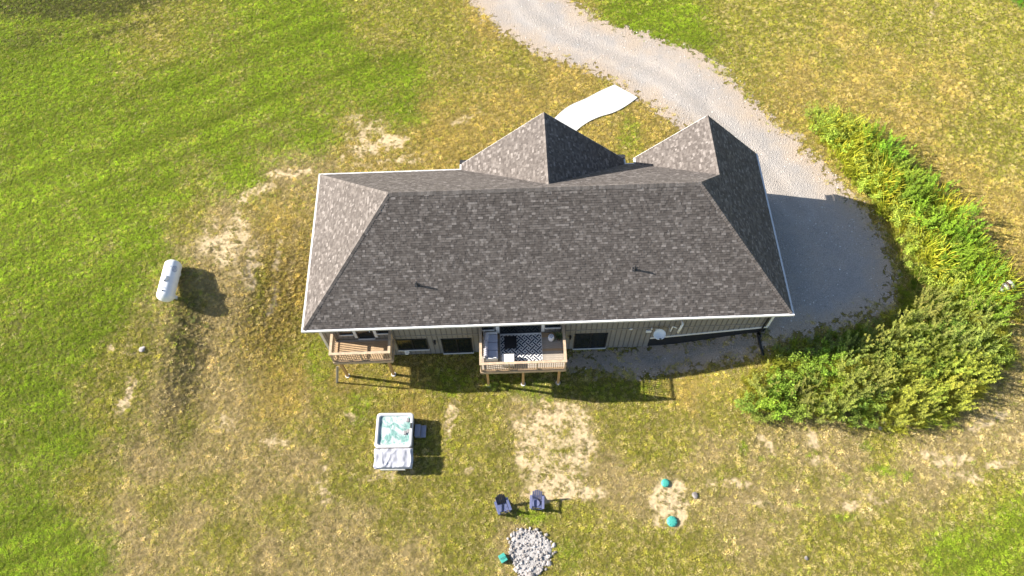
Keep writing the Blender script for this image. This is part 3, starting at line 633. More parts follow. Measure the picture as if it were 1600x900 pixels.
# wall fittings
def sconce(x, z):
    bm = bmesh.new(); bx(bm, x-.06, x+.06, YW-.04, YW-.024, z-.1, z+.1); bx(bm, x-.03, x+.03, YW-.13, YW-.04, z+.02, z+.06); cyl(bm, (x, YW-.14, z-.16), (x, YW-.14, z+.1), .065, seg=12)
    bm_obj('wall_light', bm, 'dark_metal', wall_r)
sconce(7.02, 1.92); sconce(15.15, 1.95)
bm = bmesh.new(); cyl(bm, (5.15, YW-.03, .42), (5.15, YW-.16, .42), .13, .11, 14); bx(bm, 5.0, 5.3, YW-.035, YW-.024, .28, .56); bm_obj('vent_hood', bm, 'pvc', wall_r)
bm = bmesh.new(); bx(bm, 19.62, 19.95, YW-.13, YW-.024, 2.28, 2.48, .015); bx(bm, 19.88, 19.98, YW-.1, YW-.024, 2.62, 2.76); bm_obj('junction_box', bm, 'pvc', wall_r)
bm = bmesh.new(); bx(bm, 18.6, 18.78, YW-.1, YW-.032, 2.68, 2.78, .01); bm_obj('junction_box', bm, 'pvc', wall_r)
tube('furnace_pipe', [(20.95, YW+.02, 2.75), (20.95, YW-.28, 2.75), (20.98, YW-.33, 2.80), (21.00, YW-.33, 3.45), (21.03, YW-.36, 3.5), (21.25, YW-.36, 3.3)], .032, 'pvc', wall_r)
tube('furnace_pipe', [(21.55, YW+.02, 3.62), (21.55, YW-.30, 3.62), (21.50, YW-.36, 3.56), (21.42, YW-.38, 2.75)], .07, 'pvc', wall_r)
# garage doors and entry on the far side
gd = box('garage_door', 21.0, 26.1, G2-.40, G2-.36, 2.34, 4.75, 'trimw', house)
for k in range(1, 4): box('door_panel', 21.06, 26.04, G2-.359, G2-.34, 2.40+k*.58-.54, 2.40+k*.58-.04, 'white_metal', gd)
fd = box('front_door', 16.0, 17.0, G1-.40, G1-.36, 2.5, 4.6, 'frame', house); box('handle', 16.08, 16.13, G1-.36, G1-.30, 3.4, 3.7, 'white_metal', fd)
for xa, xb in ((10.6, 12.6), (13.2, 15.2)):
    fw_ = box('window', xa, xb, G1-.40, G1-.35, 3.2, 4.6, 'frame', house); box('pane', xa+.07, xb-.07, G1-.349, G1-.345, 3.27, 4.53, 'glass', fw_)
for xa, xb in ((2.5, 4.2), (5.6, 7.3)):
    fw_ = box('window', xa, xb, D-OV+.005, D-OV+.05, 3.2, 4.5, 'frame', house); box('pane', xa+.07, xb-.07, D-OV+.051, D-OV+.056, 3.27, 4.43, 'glass', fw_)

# ------------------------------------------------------------------ satellite dish and drain
dish = empty('satellite_dish', (20.30, YW, 2.42), label='grey oval satellite dish bracketed to the rear wall above the black foundation', cat='satellite dish')
q = Matrix.Translation((0, -.50, .42)) @ Matrix.Rotation(R(38), 4, 'X')
vs = []; fs = []; NS = 28
for i in range(8):
    rr = .37*i/7
    for k in range(NS): a = 2*math.pi*k/NS; vs.append(q @ Vector((rr*1.0*math.cos(a), rr*.88*math.sin(a), .13*(rr/.37)**2-.06)))
for i in range(7):
    for k in range(NS): fs.append((i*NS+k, i*NS+(k+1) % NS, (i+1)*NS+(k+1) % NS, (i+1)*NS+k))
dd = mesh_obj('reflector', vs, fs, 'dish', dish, True); md = dd.modifiers.new('t', 'SOLIDIFY'); md.thickness = .025
tube('mast', [(0, -.02, .05), (0, -.25, .06), (0, -.38, .14), (0, -.48, .34)], .028, 'dish', dish)
box('foot_plate', -.12, .12, -.06, -.03, -.14, .2, 'dish', dish)
tube('feed_arm', [(0, -.48, .30), (0, -.74, .20), (0, -.84, .46)], .016, 'dish', dish); bm = bmesh.new(); cyl(bm, (-.06, -.84, .48), (.06, -.84, .48), .04); bm_obj('feed_horn', bm, 'dark_metal', dish)
pts = [Vector((26.5, .1, 1.82)), gp(1184, 522)+Vector((0, 0, .07)), gp(1186, 533)+Vector((0, 0, .06)), gp(1189, 545)+Vector((0, 0, .05)), gp(1192, 556)+Vector((0, 0, .04))]
o = tube('drain_pipe', resample(pts, 30), [.075+.012*(i % 2) for i in range(31)], 'drain'); tag(o, 'black corrugated drain pipe running from the corner downspout across the gravel', 'drain pipe')

# ------------------------------------------------------------------ decks
def deck(name, x0, x1, y1, zf, label, posts, board_mt, segs, ramp):
    dk = empty(name, ((x0+x1)/2, (y1+YW)/2, 0), label=label, cat='deck', group='raised wooden decks on the rear wall'); ox, oy = (x0+x1)/2, (y1+YW)/2
    def B(nm, a, b, c, d, e, f, mt, par=dk, bev=0): return sbox(nm, b-a, d-c, f-e, ((a+b)/2-ox, (c+d)/2-oy, (e+f)/2), mt, par, bev=bev)
    n = int((YW-.04-y1)/.146); bw = (YW-.04-y1)/n
    for i in range(n):
        o = B('deck_board', x0+.02, x1-.02, y1+i*bw+.004, y1+(i+1)*bw-.004, zf-.035, zf+random.uniform(-.002, .002), random.choice(board_mt))
    B('rim_joist', x0, x1, y1-.045, y1-.002, zf-.27, zf-.004, 'rail'); B('rim_joist', x0-.04, x0+.015, y1, YW-.06, zf-.27, zf-.04, 'rail'); B('rim_joist', x1-.015, x1+.04, y1, YW-.06, zf-.27, zf-.04, 'rail')
    for i in range(1, int((x1-x0)/.45)): xx = x0+(x1-x0)*i/int((x1-x0)/.45); B('joist', xx-.02, xx+.02, y1+.001, YW-.06, zf-.25, zf-.04, 'wood')
    B('beam', x0+.1, x1-.1, y1+.10, y1+.22, zf-.50, zf-.252, 'wood')
    for px_ in posts:
        zg = float(terrain(px_, y1+.16)); p = B('post', px_-.07, px_+.07, y1+.09, y1+.23, zg+.05, zf-.50, 'post')
        bm = bmesh.new(); cyl(bm, (px_-ox, y1+.16-oy, zg-.1), (px_-ox, y1+.16-oy, zg+.05), .15, seg=16); bm_obj('footing', bm, 'footing', dk)
    zt = zf+1.02
    # railing: rail posts, rails and balusters
    nseg = segs
    for i in range(nseg+1):
        xx = x0+.05+(x1-x0-.1)*i/nseg; B('rail_post', xx-.045, xx+.045, y1-.01, y1+.08, zf+.003, zt+.06, 'rail')
    for xx in (x0+.05, x1-.05): B('rail_post', xx-.045, xx+.045, YW-.15, YW-.06, zf+.003, zt+.06, 'rail')
    B('top_rail', x0-.03, x1+.03, y1-.045, y1+.105, zt+.062, zt+.10, 'rail')
    for xx in (x0+.05, x1-.05): B('top_rail', xx-.075, xx+.075, y1+.107, YW-.03, zt+.062, zt+.10, 'rail')
    for i in range(nseg):
        xa = x0+.05+(x1-x0-.1)*i/nseg+.046; xb = x0+.05+(x1-x0-.1)*(i+1)/nseg-.046
        B('bottom_rail', xa, xb, y1+.015, y1+.055, zf+.09, zf+.13, 'rail')
        nb = int((xb-xa)/.125)
        for k in range(1, nb): xx = xa+(xb-xa)*k/nb; B('baluster', xx-.018, xx+.018, y1+.017, y1+.053, zf+.131, zt+.06, 'rail')
    for xx in (x0+.05, x1-.05):
        B('bottom_rail', xx-.02, xx+.02, y1+.081, YW-.151, zf+.09, zf+.13, 'rail'); nb = int((YW-.15-y1-.08)/.125)
        for k in range(1, nb): yy = y1+.08+(YW-.23-y1)*k/nb; B('baluster', xx-.018, xx+.018, yy-.018, yy+.018, zf+.131, zt+.06, 'rail')
    return dk
deck('small_deck', 1.20, 4.66, -.96, 2.58, 'small raised wooden deck outside the glazed door by the house corner', (1.5, 4.32), ['wood', 'wood', 'wood_grey'], 2, None)
deck('large_deck', 9.80, 14.70, -1.88, 2.58, 'large raised wooden deck with the patterned rug and sofa', (10.14, 12.24, 14.36), ['wood', 'wood_grey', 'wood_grey'], 3, None)
a = gp(527, 598); b = Vector((1.36, -1.08, 2.2)); dv = (b-a)
bm = bmesh.new(); bx(bm, -.02, .02, -.07, .07, 0, dv.length, mtx=Matrix.Translation(a) @ dv.to_track_quat('Z', 'Y').to_matrix().to_4x4())
o = bm_obj('leaning_plank', bm, 'wood_grey'); tag(o, 'grey weathered plank leaning against the corner of the small deck', 'plank')

# ------------------------------------------------------------------ deck furniture
ZD = 2.585
rug = empty('rug', (12.18, -.50, ZD), label='black and white rug in a woven lattice pattern on the large deck', cat='rug')
RX, RY = 1.225, .90
box('rug_field', -RX, RX, -RY, RY, .001, .010, 'rugw', rug)
Lr = .305; vs = []; fs = []; c45 = math.cos(R(45)); rect = [(-RX+.03, -RY+.03), (RX-.03, -RY+.03), (RX-.03, RY-.03), (-RX+.03, RY-.03)]
def rug_q(cx, cy, hx, hy):
    quad = [(cx-hx, cy-hy), (cx+hx, cy-hy), (cx+hx, cy+hy), (cx-hx, cy+hy)]
    quad = [((a_-b_)*c45, (a_+b_)*c45) for a_, b_ in quad]; c = clip_convex(quad, rect)
    if len(c) >= 3: b0 = len(vs); vs.extend((x_, y_, .0125) for x_, y_ in c); fs.append(tuple(range(b0, b0+len(c))))
for i in range(-9, 10):
    for j in range(-9, 10):
        rug_q(i*Lr, j*Lr, .048, .048)
        if (i+j) % 2: rug_q((i+.5)*Lr, (j+.5)*Lr, .225, .040)
        else: rug_q((i+.5)*Lr, (j+.5)*Lr, .040, .225)
mesh_obj('rug_pattern', vs, fs, 'rugn', rug)

sofa = empty('sofa', (10.40, -.40, ZD), label='pale grey outdoor sofa with loose cushions along the side of the large deck', cat='sofa')
box('base', -.36, .40, -.93, .80, .10, .26, 'wicker', sofa, .02)
for xx in (-.30, .34):
    for yy in (-.86, .73): box('leg', xx-.03, xx+.03, yy-.03, yy+.03, 0, .10, 'dark_metal', sofa)
box('backrest_frame', -.40, -.30, -.93, .80, .262, .66, 'wicker', sofa, .02)
box('armrest', -.29, .40, -.93, -.83, .262, .56, 'fabric_w', sofa, .025); box('armrest', -.29, .40, .70, .80, .262, .56, 'fabric_w', sofa, .025)
for k in range(3):
    y0 = -.82+k*.506; box('seat_cushion', -.16, .41, y0, y0+.49, .264, .43, 'fabric', sofa, .045)
for k, (rz_, dx_) in enumerate(((0, 0), (3, .01), (-9, .05))):
    y0 = -.82+k*.506+.245; bm = bmesh.new(); bx(bm, -.07, .07, -.24, .24, 0, .42, .05, Matrix.Translation((-.20+dx_, y0, .37)) @ Matrix.Rotation(R(rz_), 4, 'Z') @ Matrix.Rotation(R(-12), 4, 'Y'))
    bm_obj('back_cushion', bm, 'fabric', sofa)
ott = empty('ottoman', (11.40, -1.33, ZD+.012), label='white upholstered ottoman on the rug against the deck railing', cat='ottoman')
box('body', -.36, .36, -.33, .33, .06, .30, 'fabric_w', ott, .03); box('cushion', -.37, .37, -.34, .34, .302, .42, 'fabric_w', ott, .045)
for xx in (-.3, .3):
    for yy in (-.27, .27): box('leg', xx-.025, xx+.025, yy-.025, yy+.025, 0, .06, 'dark_metal', ott)
tb = empty('coffee_table', (11.56, -.22, ZD+.012), label='black square coffee table standing on the patterned rug', cat='table')
box('table_top', -.36, .36, -.36, .36, .36, .40, 'black', tb, .01); box('lower_shelf', -.30, .30, -.30, .30, .12, .14, 'black', tb)
for xx in (-.32, .32):
    for yy in (-.32, .32): box('leg', xx-.025, xx+.025, yy-.025, yy+.025, 0, .36, 'black', tb)
st = empty('ceramic_stool', (13.95, .02, ZD), label='white ceramic garden stool beside the patio door on the large deck', cat='stool')
lathe('body', [(.001, .0), (.14, .0), (.17, .06), (.19, .22), (.17, .40), (.15, .45), (.14, .452), (.001, .46)], 'ceramic', st)
for k in range(5): a = 2*math.pi*k/5; bm = bmesh.new(); bmesh.ops.create_icosphere(bm, subdivisions=1, radius=.03, matrix=Matrix.Translation((.08*math.cos(a), .08*math.sin(a), .448))); bm_obj('blue_dot', bm, 'chair_blue', st)
pl = empty('potted_plant', (14.42, .05, ZD), label='spiky leaved plant in a dark pot at the deck corner', cat='plant')
lathe('pot', [(.001, 0), (.13, 0), (.18, .30), (.19, .34), (.165, .34), (.15, .28), (.001, .27)], 'terracotta', pl)
vs = []; fs = []
for k in range(46):
    a = random.uniform(0, 6.28); l = random.uniform(.3, .62); el = random.uniform(.35, 1.3); w_ = .022; d0 = Vector((math.cos(a), math.sin(a), 0)); sd_ = Vector((-d0.y, d0.x, 0)); b0 = len(vs); p = Vector((0, 0, .27))
    for i, f in enumerate((0, .35, .7, 1)):
        c = p+d0*(l*math.cos(el)*f*(1+.2*f))+Vector((0, 0, l*math.sin(el)*f-.25*l*f*f)); ww = w_*(1-f)*(1.4 if i else 1); vs += [c+sd_*ww, c-sd_*ww]
    for i in range(3): fs.append((b0+2*i, b0+2*i+1, b0+2*i+3, b0+2*i+2))
mesh_obj('leaves', vs, fs, 'potleaf', pl)

# ------------------------------------------------------------------ hot tub
ta, tb_, tc_ = gp(589, 649, .85), gp(645, 648, .85), gp(588, 700, .85)
tcx, tcy = (gp(616, 674, .88).x, gp(616, 672, .88).y); tz = float(terrain(tcx, tcy))
tub = empty('hot_tub', (tcx, tcy, tz), R(-1.5), label='square white hot tub with bubbling turquoise water on the lawn', cat='hot tub')
def rrect(hx, hy, r, n=6):
    out = []
    for cx, cy, a0 in ((hx-r, hy-r, 0), (-hx+r, hy-r, 90), (-hx+r, -hy+r, 180), (hx-r, -hy+r, 270)):
        for k in range(n+1): a = R(a0+90*k/n); out.append((cx+r*math.cos(a), cy+r*math.sin(a)))
    return out
def loft(name, loops, mt, parent, smooth=True, cap=None):
    n = len(loops[0][0]); vs = []; fs = []
    for lp, z in loops: vs += [(x, y, z) for x, y in lp]
    for i in range(len(loops)-1):
        for k in range(n): fs.append((i*n+k, i*n+(k+1) % n, (i+1)*n+(k+1) % n, (i+1)*n+k))
    if cap: fs.append(tuple(range((len(loops)-1)*n, len(loops)*n)))
    return mesh_obj(name, vs, fs, mt, parent, smooth)
hx, hy = 1.08, 1.05
loft('cabinet', [(rrect(hx-.05, hy-.05, .18), -.05), (rrect(hx-.05, hy-.05, .18), .80)], 'tub_side', tub)
bm = bmesh.new()
for k in range(-8, 9):
    for sgn in (-1, 1): bx(bm, k*.115-.004, k*.115+.004, sgn*(hy-.048)-.006, sgn*(hy-.048)+.006, .04, .78); bx(bm, sgn*(hx-.048)-.006, sgn*(hx-.048)+.006, k*.112-.004, k*.112+.004, .04, .78)
bm_obj('cabinet_grooves', bm, 'dark_metal', tub)
loft('rim', [(rrect(hx-.06, hy-.06, .2), .79), (rrect(hx, hy, .2), .80), (rrect(hx, hy, .2), .86), (rrect(hx-.03, hy-.03, .19), .895), (rrect(hx-.14, hy-.14, .17), .90), (rrect(hx-.18, hy-.18, .16), .87), (rrect(hx-.20, hy-.20, .15), .70), (rrect(hx-.5, hy-.5, .12), .35)], 'tub_rim', tub, cap=True)
vs = []; fs = []; NN = 40; wx_, wy_ = hx-.185, hy-.185
lp = rrect(wx_, wy_, .15)
for i in range(NN+1):
    for j in range(NN+1):
        u_, v_ = -1+2*i/NN, -1+2*j/NN; x_, y_ = u_*wx_, v_*wy_
        vs.append((x_, y_, .80+.045*(float(fbm(x_*4+5, y_*4+5, 5))-.5)))
for i in range(NN):
    for j in range(NN):
        k = i*(NN+1)+j; cxm, cym = (-1+2*(i+.5)/NN), (-1+2*(j+.5)/NN)
        if max(abs(cxm)-.86, 0)**2+max(abs(cym)-.86, 0)**2 < .02: fs.append((k, k+NN+1, k+NN+2, k+1))
mesh_obj('water', vs, fs, 'water', tub, True)
for x_, y_ in ((.74, .62), (.80, -.05), (.62, -.15)):
    bm = bmesh.new(); bx(bm, x_-.09, x_+.09, y_-.12, y_+.12, .78, .875, .03); bm_obj('headrest', bm, 'tub_side', tub)
bm = bmesh.new(); bx(bm, .90, 1.02, .10, .42, .895, .915, .008); bm_obj('control_panel', bm, 'dark_metal', tub)
# folded cover hung over the near end
cov = empty('tub_cover', (tcx, tcy-1.07, tz), R(-1.5), label='wrinkled pale vinyl hot tub cover folded off the near end', cat='cover')
def cushion_slab(name, x0, x1, y0, y1, zt, zb, mt, amp, seed, drop, parent):
    nx_, ny_ = 40, 24; vs = []; fs = []
    for lay in (0, 1):
        for i in range(nx_+1):
            for j in range(ny_+1):
                u_, v_ = i/nx_, j/ny_; e_ = min(u_, 1-u_, v_, 1-v_); rnd = .05*(1-min(e_/.07, 1))**2
                x_ = x0+(x1-x0)*u_; y_ = y0+(y1-y0)*v_
                wr_ = amp*(abs(float(fbm(x_*2.2+seed, y_*1.1+seed*.3, seed, 3))-.5)*2)
                z_ = (zt-rnd-wr_) if lay == 0 else zb+rnd*.6
                vs.append((x_+.02*math.sin(v_*7+seed), y_, z_+drop*(v_-1)*-1*0-drop*(1-v_)))
    n1 = (nx_+1)*(ny_+1); ix = lambda i, j, l: l*n1+i*(ny_+1)+j
    for i in range(nx_):
        for j in range(ny_): fs += [(ix(i, j, 0), ix(i+1, j, 0), ix(i+1, j+1, 0), ix(i, j+1, 0)), (ix(i, j, 1), ix(i, j+1, 1), ix(i+1, j+1, 1), ix(i+1, j, 1))]
    for i in range(nx_): fs += [(ix(i, 0, 0), ix(i, 0, 1), ix(i+1, 0, 1), ix(i+1, 0, 0)), (ix(i, ny_, 0), ix(i+1, ny_, 0), ix(i+1, ny_, 1), ix(i, ny_, 1))]
    for j in range(ny_): fs += [(ix(0, j, 0), ix(0, j+1, 0), ix(0, j+1, 1), ix(0, j, 1)), (ix(nx_, j, 0), ix(nx_, j, 1), ix(nx_, j+1, 1), ix(nx_, j+1, 0))]
    return mesh_obj(name, vs, fs, mt, parent, True)
cushion_slab('upper_panel', -1.08, 1.15, -1.10, -.03, 1.02, .88, 'vinyl', .20, 5, .14, cov)
cushion_slab('lower_panel', -1.05, 1.10, -1.14, -.03, .875, .76, 'vinyl', .04, 9, .16, cov)
for xx in (-.95, .95): tube('lifter_arm', [(xx, .02, .35), (xx, -.25, .25), (xx, -.7, .62)], .02, 'dark_metal', cov); box('lifter_foot', xx-.03, xx+.03, -.62, -.52, -.02, .60, 'dark_metal', cov)
box('skirt', -.72, .70, -1.17, -1.145, .40, .62, 'trimw', cov)
stp = empty('tub_steps', (tcx+1.10, tcy+.10, tz), R(-1.5), label='two tread grey plastic steps at the side of the hot tub', cat='steps')
box('lower_tread', .33, .66, -.36, .36, .17, .215, 'step', stp, .012); box('upper_tread', .02, .35, -.36, .36, .38, .425, 'step', stp, .012)
for yy in (-.33, .29): box('side_panel', .03, .325, yy, yy+.04, 0, .38, 'step', stp); box('side_panel', .327, .64, yy, yy+.04, 0, .17, 'step', stp)
box('riser', .04, .07, -.29, .29, .01, .375, 'step', stp); box('riser', .60, .63, -.29, .29, .01, .168, 'step', stp)

# ------------------------------------------------------------------ propane tank
e1, e2 = gp(258, 466, .9), gp(268, 408, .9); c0 = (e1+e2)/2; dz_ = Vector((e2.x-e1.x, e2.y-e1.y, 0)); tl = max(dz_.length+.35, 2.6)
tank = empty('propane_tank', (c0.x, c0.y, float(terrain(c0.x, c0.y))), math.atan2(dz_.y, dz_.x), label='white horizontal propane tank standing on the green lawn', cat='tank')
tr_ = .52; prof = []; hl = tl/2-.32
vs = []; fs = []; seg = 32; pr = []
for k in range(9): a = math.pi/2*k/8; pr.append((-hl-.34*math.cos(a), tr_*math.sin(a)))
for k in range(9): a = math.pi/2*(1-k/8); pr.append((hl+.34*math.cos(a), tr_*math.sin(a)))
for x_, r_ in pr:
    for k in range(seg): a = 2*math.pi*k/seg; vs.append((x_, max(r_, .002)*math.cos(a), .72+max(r_, .002)*math.sin(a)))
for i in range(len(pr)-1):
    for k in range(seg): fs.append((i*seg+k, i*seg+(k+1) % seg, (i+1)*seg+(k+1) % seg, (i+1)*seg+k))
mesh_obj('shell', vs, fs, 'tank', tank, True)
dome = lathe('dome', [(.19, -.06), (.19, .10), (.17, .15), (.10, .18), (.001, .185)], 'tank', tank, loc=(-.12, 0, 1.22)); box('hinge', -.34, -.30, -.05, .05, 1.25, 1.33, 'dark_metal', dome)
bm = bmesh.new(); cyl(bm, (-hl+.1, 0, 1.22), (-hl+.1, 0, 1.29), .05); bm_obj('gauge_cap', bm, 'dark_metal', tank)
for sx_ in (-1, 1):
    for sy2 in (-1, 1): box('leg', sx_*hl*.72-.08, sx_*hl*.72+.08, sy2*.28-.03, sy2*.28+.03, -.06, .36, 'tank', tank)
    box('saddle', sx_*hl*.72-.10, sx_*hl*.72+.10, -.36, .36, -.08, -.0, 'footing', tank)
for sx_ in (-1, 1): bm = bmesh.new(); bx(bm, sx_*hl*.72-.02, sx_*hl*.72+.02, -.03, .03, 1.22, 1.30); bm_obj('lifting_lug', bm, 'tank', tank)
# maker's oval decal: ring and two bars following the shell
vs = []; fs = []
def dec(x_, a_): return (x_, -(tr_+.004)*math.cos(a_), .72+(tr_+.004)*math.sin(a_))
AC = R(48)
for k in range(28):
    a = 2*math.pi*k/28; vs += [dec(.62+.20*math.cos(a), AC+.30*math.sin(a)), dec(.62+.17*math.cos(a), AC+.25*math.sin(a))]
for k in range(28): fs.append((2*k, 2*((k+1) % 28), 2*((k+1) % 28)+1, 2*k+1))
for dzz in (-.07, .08):
    b0 = len(vs); vs += [dec(.50, AC+dzz-.03), dec(.74, AC+dzz-.03), dec(.74, AC+dzz+.03), dec(.50, AC+dzz+.03)]; fs.append((b0, b0+1, b0+2, b0+3))
mesh_obj('decal', vs, fs, 'chair_blue', tank)

# ------------------------------------------------------------------ adirondack chairs, lids, fire pit
def adirondack(name, px, py, rz, mt_back, mt_seat, mt_arm, label):
    g = gp(px, py); c = empty(name, (g.x, g.y, g.z), rz, label=label, cat='chair', group='lawn chairs facing the fire pit')
    # faces -Y; seat slopes down to the back (+Y)
    tilt = Matrix.Rotation(R(-14), 4, 'X')
    for k in range(6):
        bm = bmesh.new(); bx(bm, -.25, .25, -.245+k*.085, -.17+k*.085, -.01, .01, .004, Matrix.Translation((0, -.08, .34)) @ tilt); bm_obj('seat_slat', bm, mt_seat, c)
    for k in range(5):
        h = (.70, .78, .82, .78, .70)[k]; bm = bmesh.new(); bx(bm, -.05, .05, -.011, .011, 0, h, .004, Matrix.Translation((-.22+k*.11, .16, .26)) @ Matrix.Rotation(R(-28), 4, 'X')); bm_obj('back_slat', bm, mt_back, c)
    for sx_ in (-1, 1):
        bm = bmesh.new(); bx(bm, sx_*.34-.07, sx_*.34+.07, -.40, .34, .535, .558, .008); bm_obj('armrest', bm, mt_arm, c)
        box('front_leg', sx_*.30-.025, sx_*.30+.025, -.36, -.24, -.02, .534, mt_arm, c)
        bm = bmesh.new(); bx(bm, sx_*.265-.015, sx_*.265+.015, -.34, .56, -.05, .05, 0, Matrix.Translation((0, 0, .21)) @ Matrix.Rotation(R(-19), 4, 'X')); bm_obj('stringer', bm, mt_seat, c)
    box('back_brace', -.36, .36, .30, .335, .49, .533, mt_arm, c); box('front_apron', -.27, .27, -.385, -.362, .26, .36, mt_seat, c)
    return c
adirondack('lawn_chair', 786, 793, R(18), 'chair_navy', 'chair_blue', 'chair_blue', 'blue lawn chair with a dark navy slatted back, turned towards the fire pit')
c2 = adirondack('lawn_chair', 839, 787, R(-4), 'chair_pale', 'chair_blue', 'chair_pale', 'paler blue grey lawn chair at the edge of the bare circle')
bm = bmesh.new(); cyl(bm, (-.04, -.06, .37), (-.04, -.06, .41), .20, .19, 20); bm_obj('seat_pad', bm, 'chair_pale', c2)
def lid(px, py, r, label):
    g = gp(px, py); o = empty('septic_lid', (g.x, g.y, g.z), random.uniform(0, 1), label=label, cat='lid', group='green septic tank lids')
    lathe('dome', [(r, -.1), (r, .07), (r*.96, .10), (r*.5, .125), (.001, .13)], 'teal', o, seg=24)
    bm = bmesh.new()
    for k in range(10): a = math.pi*2*k/10; bx(bm, r*.3, r*.9, -.012, .012, .095, .128, 0, Matrix.Rotation(a, 4, 'Z'))
    bm_obj('ribs', bm, 'teal', o)
lid(1039.5, 755, .235, 'smaller teal plastic septic lid at the top of the bare dirt strip')
lid(1050, 815, .295, 'wider teal plastic septic lid at the bottom of the bare dirt strip')
g = gp(786, 873); o = empty('cooler_box', (g.x, g.y, g.z), R(28), label='small teal plastic box beside the stone fire pit', cat='box')
bm = bmesh.new(); bx(bm, -.17, .17, -.20, .20, 0, .26, .03); bm_obj('tub', bm, 'teal', o); bm = bmesh.new(); bx(bm, -.19, .19, -.22, .22, .262, .30, .015); bm_obj('lid', bm, 'teal', o); tube('handle', [(-.15, 0, .30), (-.1, 0, .36), (.1, 0, .36), (.15, 0, .30)], .012, 'dark_metal', o, 8)
# fire pit: bed of ash and broken stone with a ring of rocks
fc_ = gp(828, 862); pit = empty('fire_pit', fc_, label='round fire pit of pale stones filled with ash and rubble', cat='fire pit')
vs = [(0, 0, .05)]; fs = []; NR, NA = 10, 40
def pz(x_, y_): return float(terrain(fc_.x+x_, fc_.y+y_))-fc_.z
for i in range(1, NR+1):
    for k in range(NA):
        a = 2*math.pi*k/NA; r_ = (1.17+.12*math.sin(3*a+1))*i/NR; x_, y_ = r_*math.cos(a)*.98, r_*math.sin(a)*1.08; vs.append((x_, y_, pz(x_, y_)+(.05+.05*(float(fbm(x_*3, y_*3, 7))-.5) if i < NR else -.02)))
for k in range(NA): fs.append((0, 1+k, 1+(k+1) % NA))
for i in range(NR-1):
    for k in range(NA): fs.append((1+i*NA+k, 1+(i+1)*NA+k, 1+(i+1)*NA+(k+1) % NA, 1+i*NA+(k+1) % NA))
mesh_obj('ash_bed', vs, fs, 'ash', pit, True)
RK = [rockmesh('stone', 1, 100+k, 'rock') for k in range(10)]
def put_rock(nm, x_, y_, z_, r_, par):
    o = bpy.data.objects.new(nm, random.choice(RK)); COL.objects.link(o); o.parent = par; o.location = (x_, y_, z_); o.scale = (r_*random.uniform(.8, 1.25), r_*random.uniform(.8, 1.2), r_*random.uniform(.7, 1.1)); o.rotation_euler = (random.uniform(-.3, .3), random.uniform(-.3, .3), random.uniform(0, 6.28)); return o
for k in range(64):
    a = 2*math.pi*k/64+random.uniform(-.05, .05); r_ = 1.16+.12*math.sin(3*a+1)+random.uniform(-.15, .2); sz = random.choice((.05, .07, .08, .10, .13))
    if -2.4 < a-2*math.pi < -.5 or .0 > a: sz *= 1.15
    x_, y_ = r_*math.cos(a)*.98, r_*math.sin(a)*1.08; put_rock('stone', x_, y_, pz(x_, y_)+sz*.35, sz, pit)
for k in range(225):
    a = random.uniform(0, 6.28); r_ = 1.12*math.sqrt(random.random()); sz = random.choice((.03, .04, .05, .06, .09)); x_, y_ = r_*math.cos(a), r_*math.sin(a)*1.08; put_rock('stone', x_, y_, pz(x_, y_)+.06+sz*.2, sz, pit)
put_rock('stone', .02, -1.3, pz(0, -1.3)+.09, .22, pit)
# loose stones lying about
def loose(px, py, r, label, grp=None):
    g = gp(px, py); me_ = rockmesh('stone', r, int(px*7+py), 'rock', .42); o = bpy.data.objects.new('stone', me_); COL.objects.link(o); o.location = (g.x, g.y, g.z+r*.25); o.rotation_euler = (0, 0, px); tag(o, label, 'stone', grp)
loose(1086, 774, .20, 'pinkish flat stone beside the bare septic dirt strip'); loose(1260, 872, .13, 'white stone alone on the olive grass below the dirt strip')
loose(223, 546, .22, 'pale stone on the lawn near the propane tank slope')
for k in range(18):
    loose(random.gauss(1388, 9), random.gauss(636, 20), random.uniform(.08, .2), 'pale field stone in the gap between the weeds', 'field stones among the weeds')
# black plastic heap and striped pipe in the weeds
g = gp(1418, 499); vs = []; fs = []; n = 16
for i in range(n+1):
    for j in range(n+1):
        u_, v_ = i/n, j/n; x_ = (u_-.5)*1.15*(1-.12*v_)+(v_-.5)*-.22; y_ = (v_-.5)*1.0+.08*math.sin(u_*5)
        e_ = min(u_, 1-u_, v_, 1-v_); vs.append((x_, y_, float(terrain(g.x+x_, g.y+y_))-g.z+.05+.35*min(e_*3, 1)*float(fbm(x_*3+9, y_*3, 15))+.05*float(vnoise(x_*9, y_*9, 4))))
for i in range(n):
    for j in range(n): k = i*(n+1)+j; fs.append((k, k+n+1, k+n+2, k+1))
o = mesh_obj('plastic_tarp', vs, fs, 'tarp'); o.location = g; md = o.modifiers.new('t', 'SOLIDIFY'); md.thickness = .02; tag(o, 'crumpled black plastic sheet lying at the edge of the weeds', 'tarp')
g = gp(1562, 456); pp = empty('striped_pipe', (g.x, g.y, g.z+.55), label='short white and brown banded pipe poking out of the weeds', cat='pipe')
d0 = Vector((.75, .32, .28)).normalized(); c_ = Vector((0, 0, 0))
for k in range(6):
    bm = bmesh.new(); cyl(bm, c_+d0*(k*.17-.55), c_+d0*((k+1)*.17-.55-.004), .25, .25, 20, cap=(k == 0)); o = bm_obj('band', bm, 'bandw' if k % 2 else 'bandb', pp, True); md = o.modifiers.new('t', 'SOLIDIFY'); md.thickness = .03
o = bmesh.new(); cyl(o, c_+d0*.36, c_+d0*.37, .215, .215, 20); bm_obj('bore_shade', o, 'black', pp)  # black disc stands in for the shade inside the hollow pipe

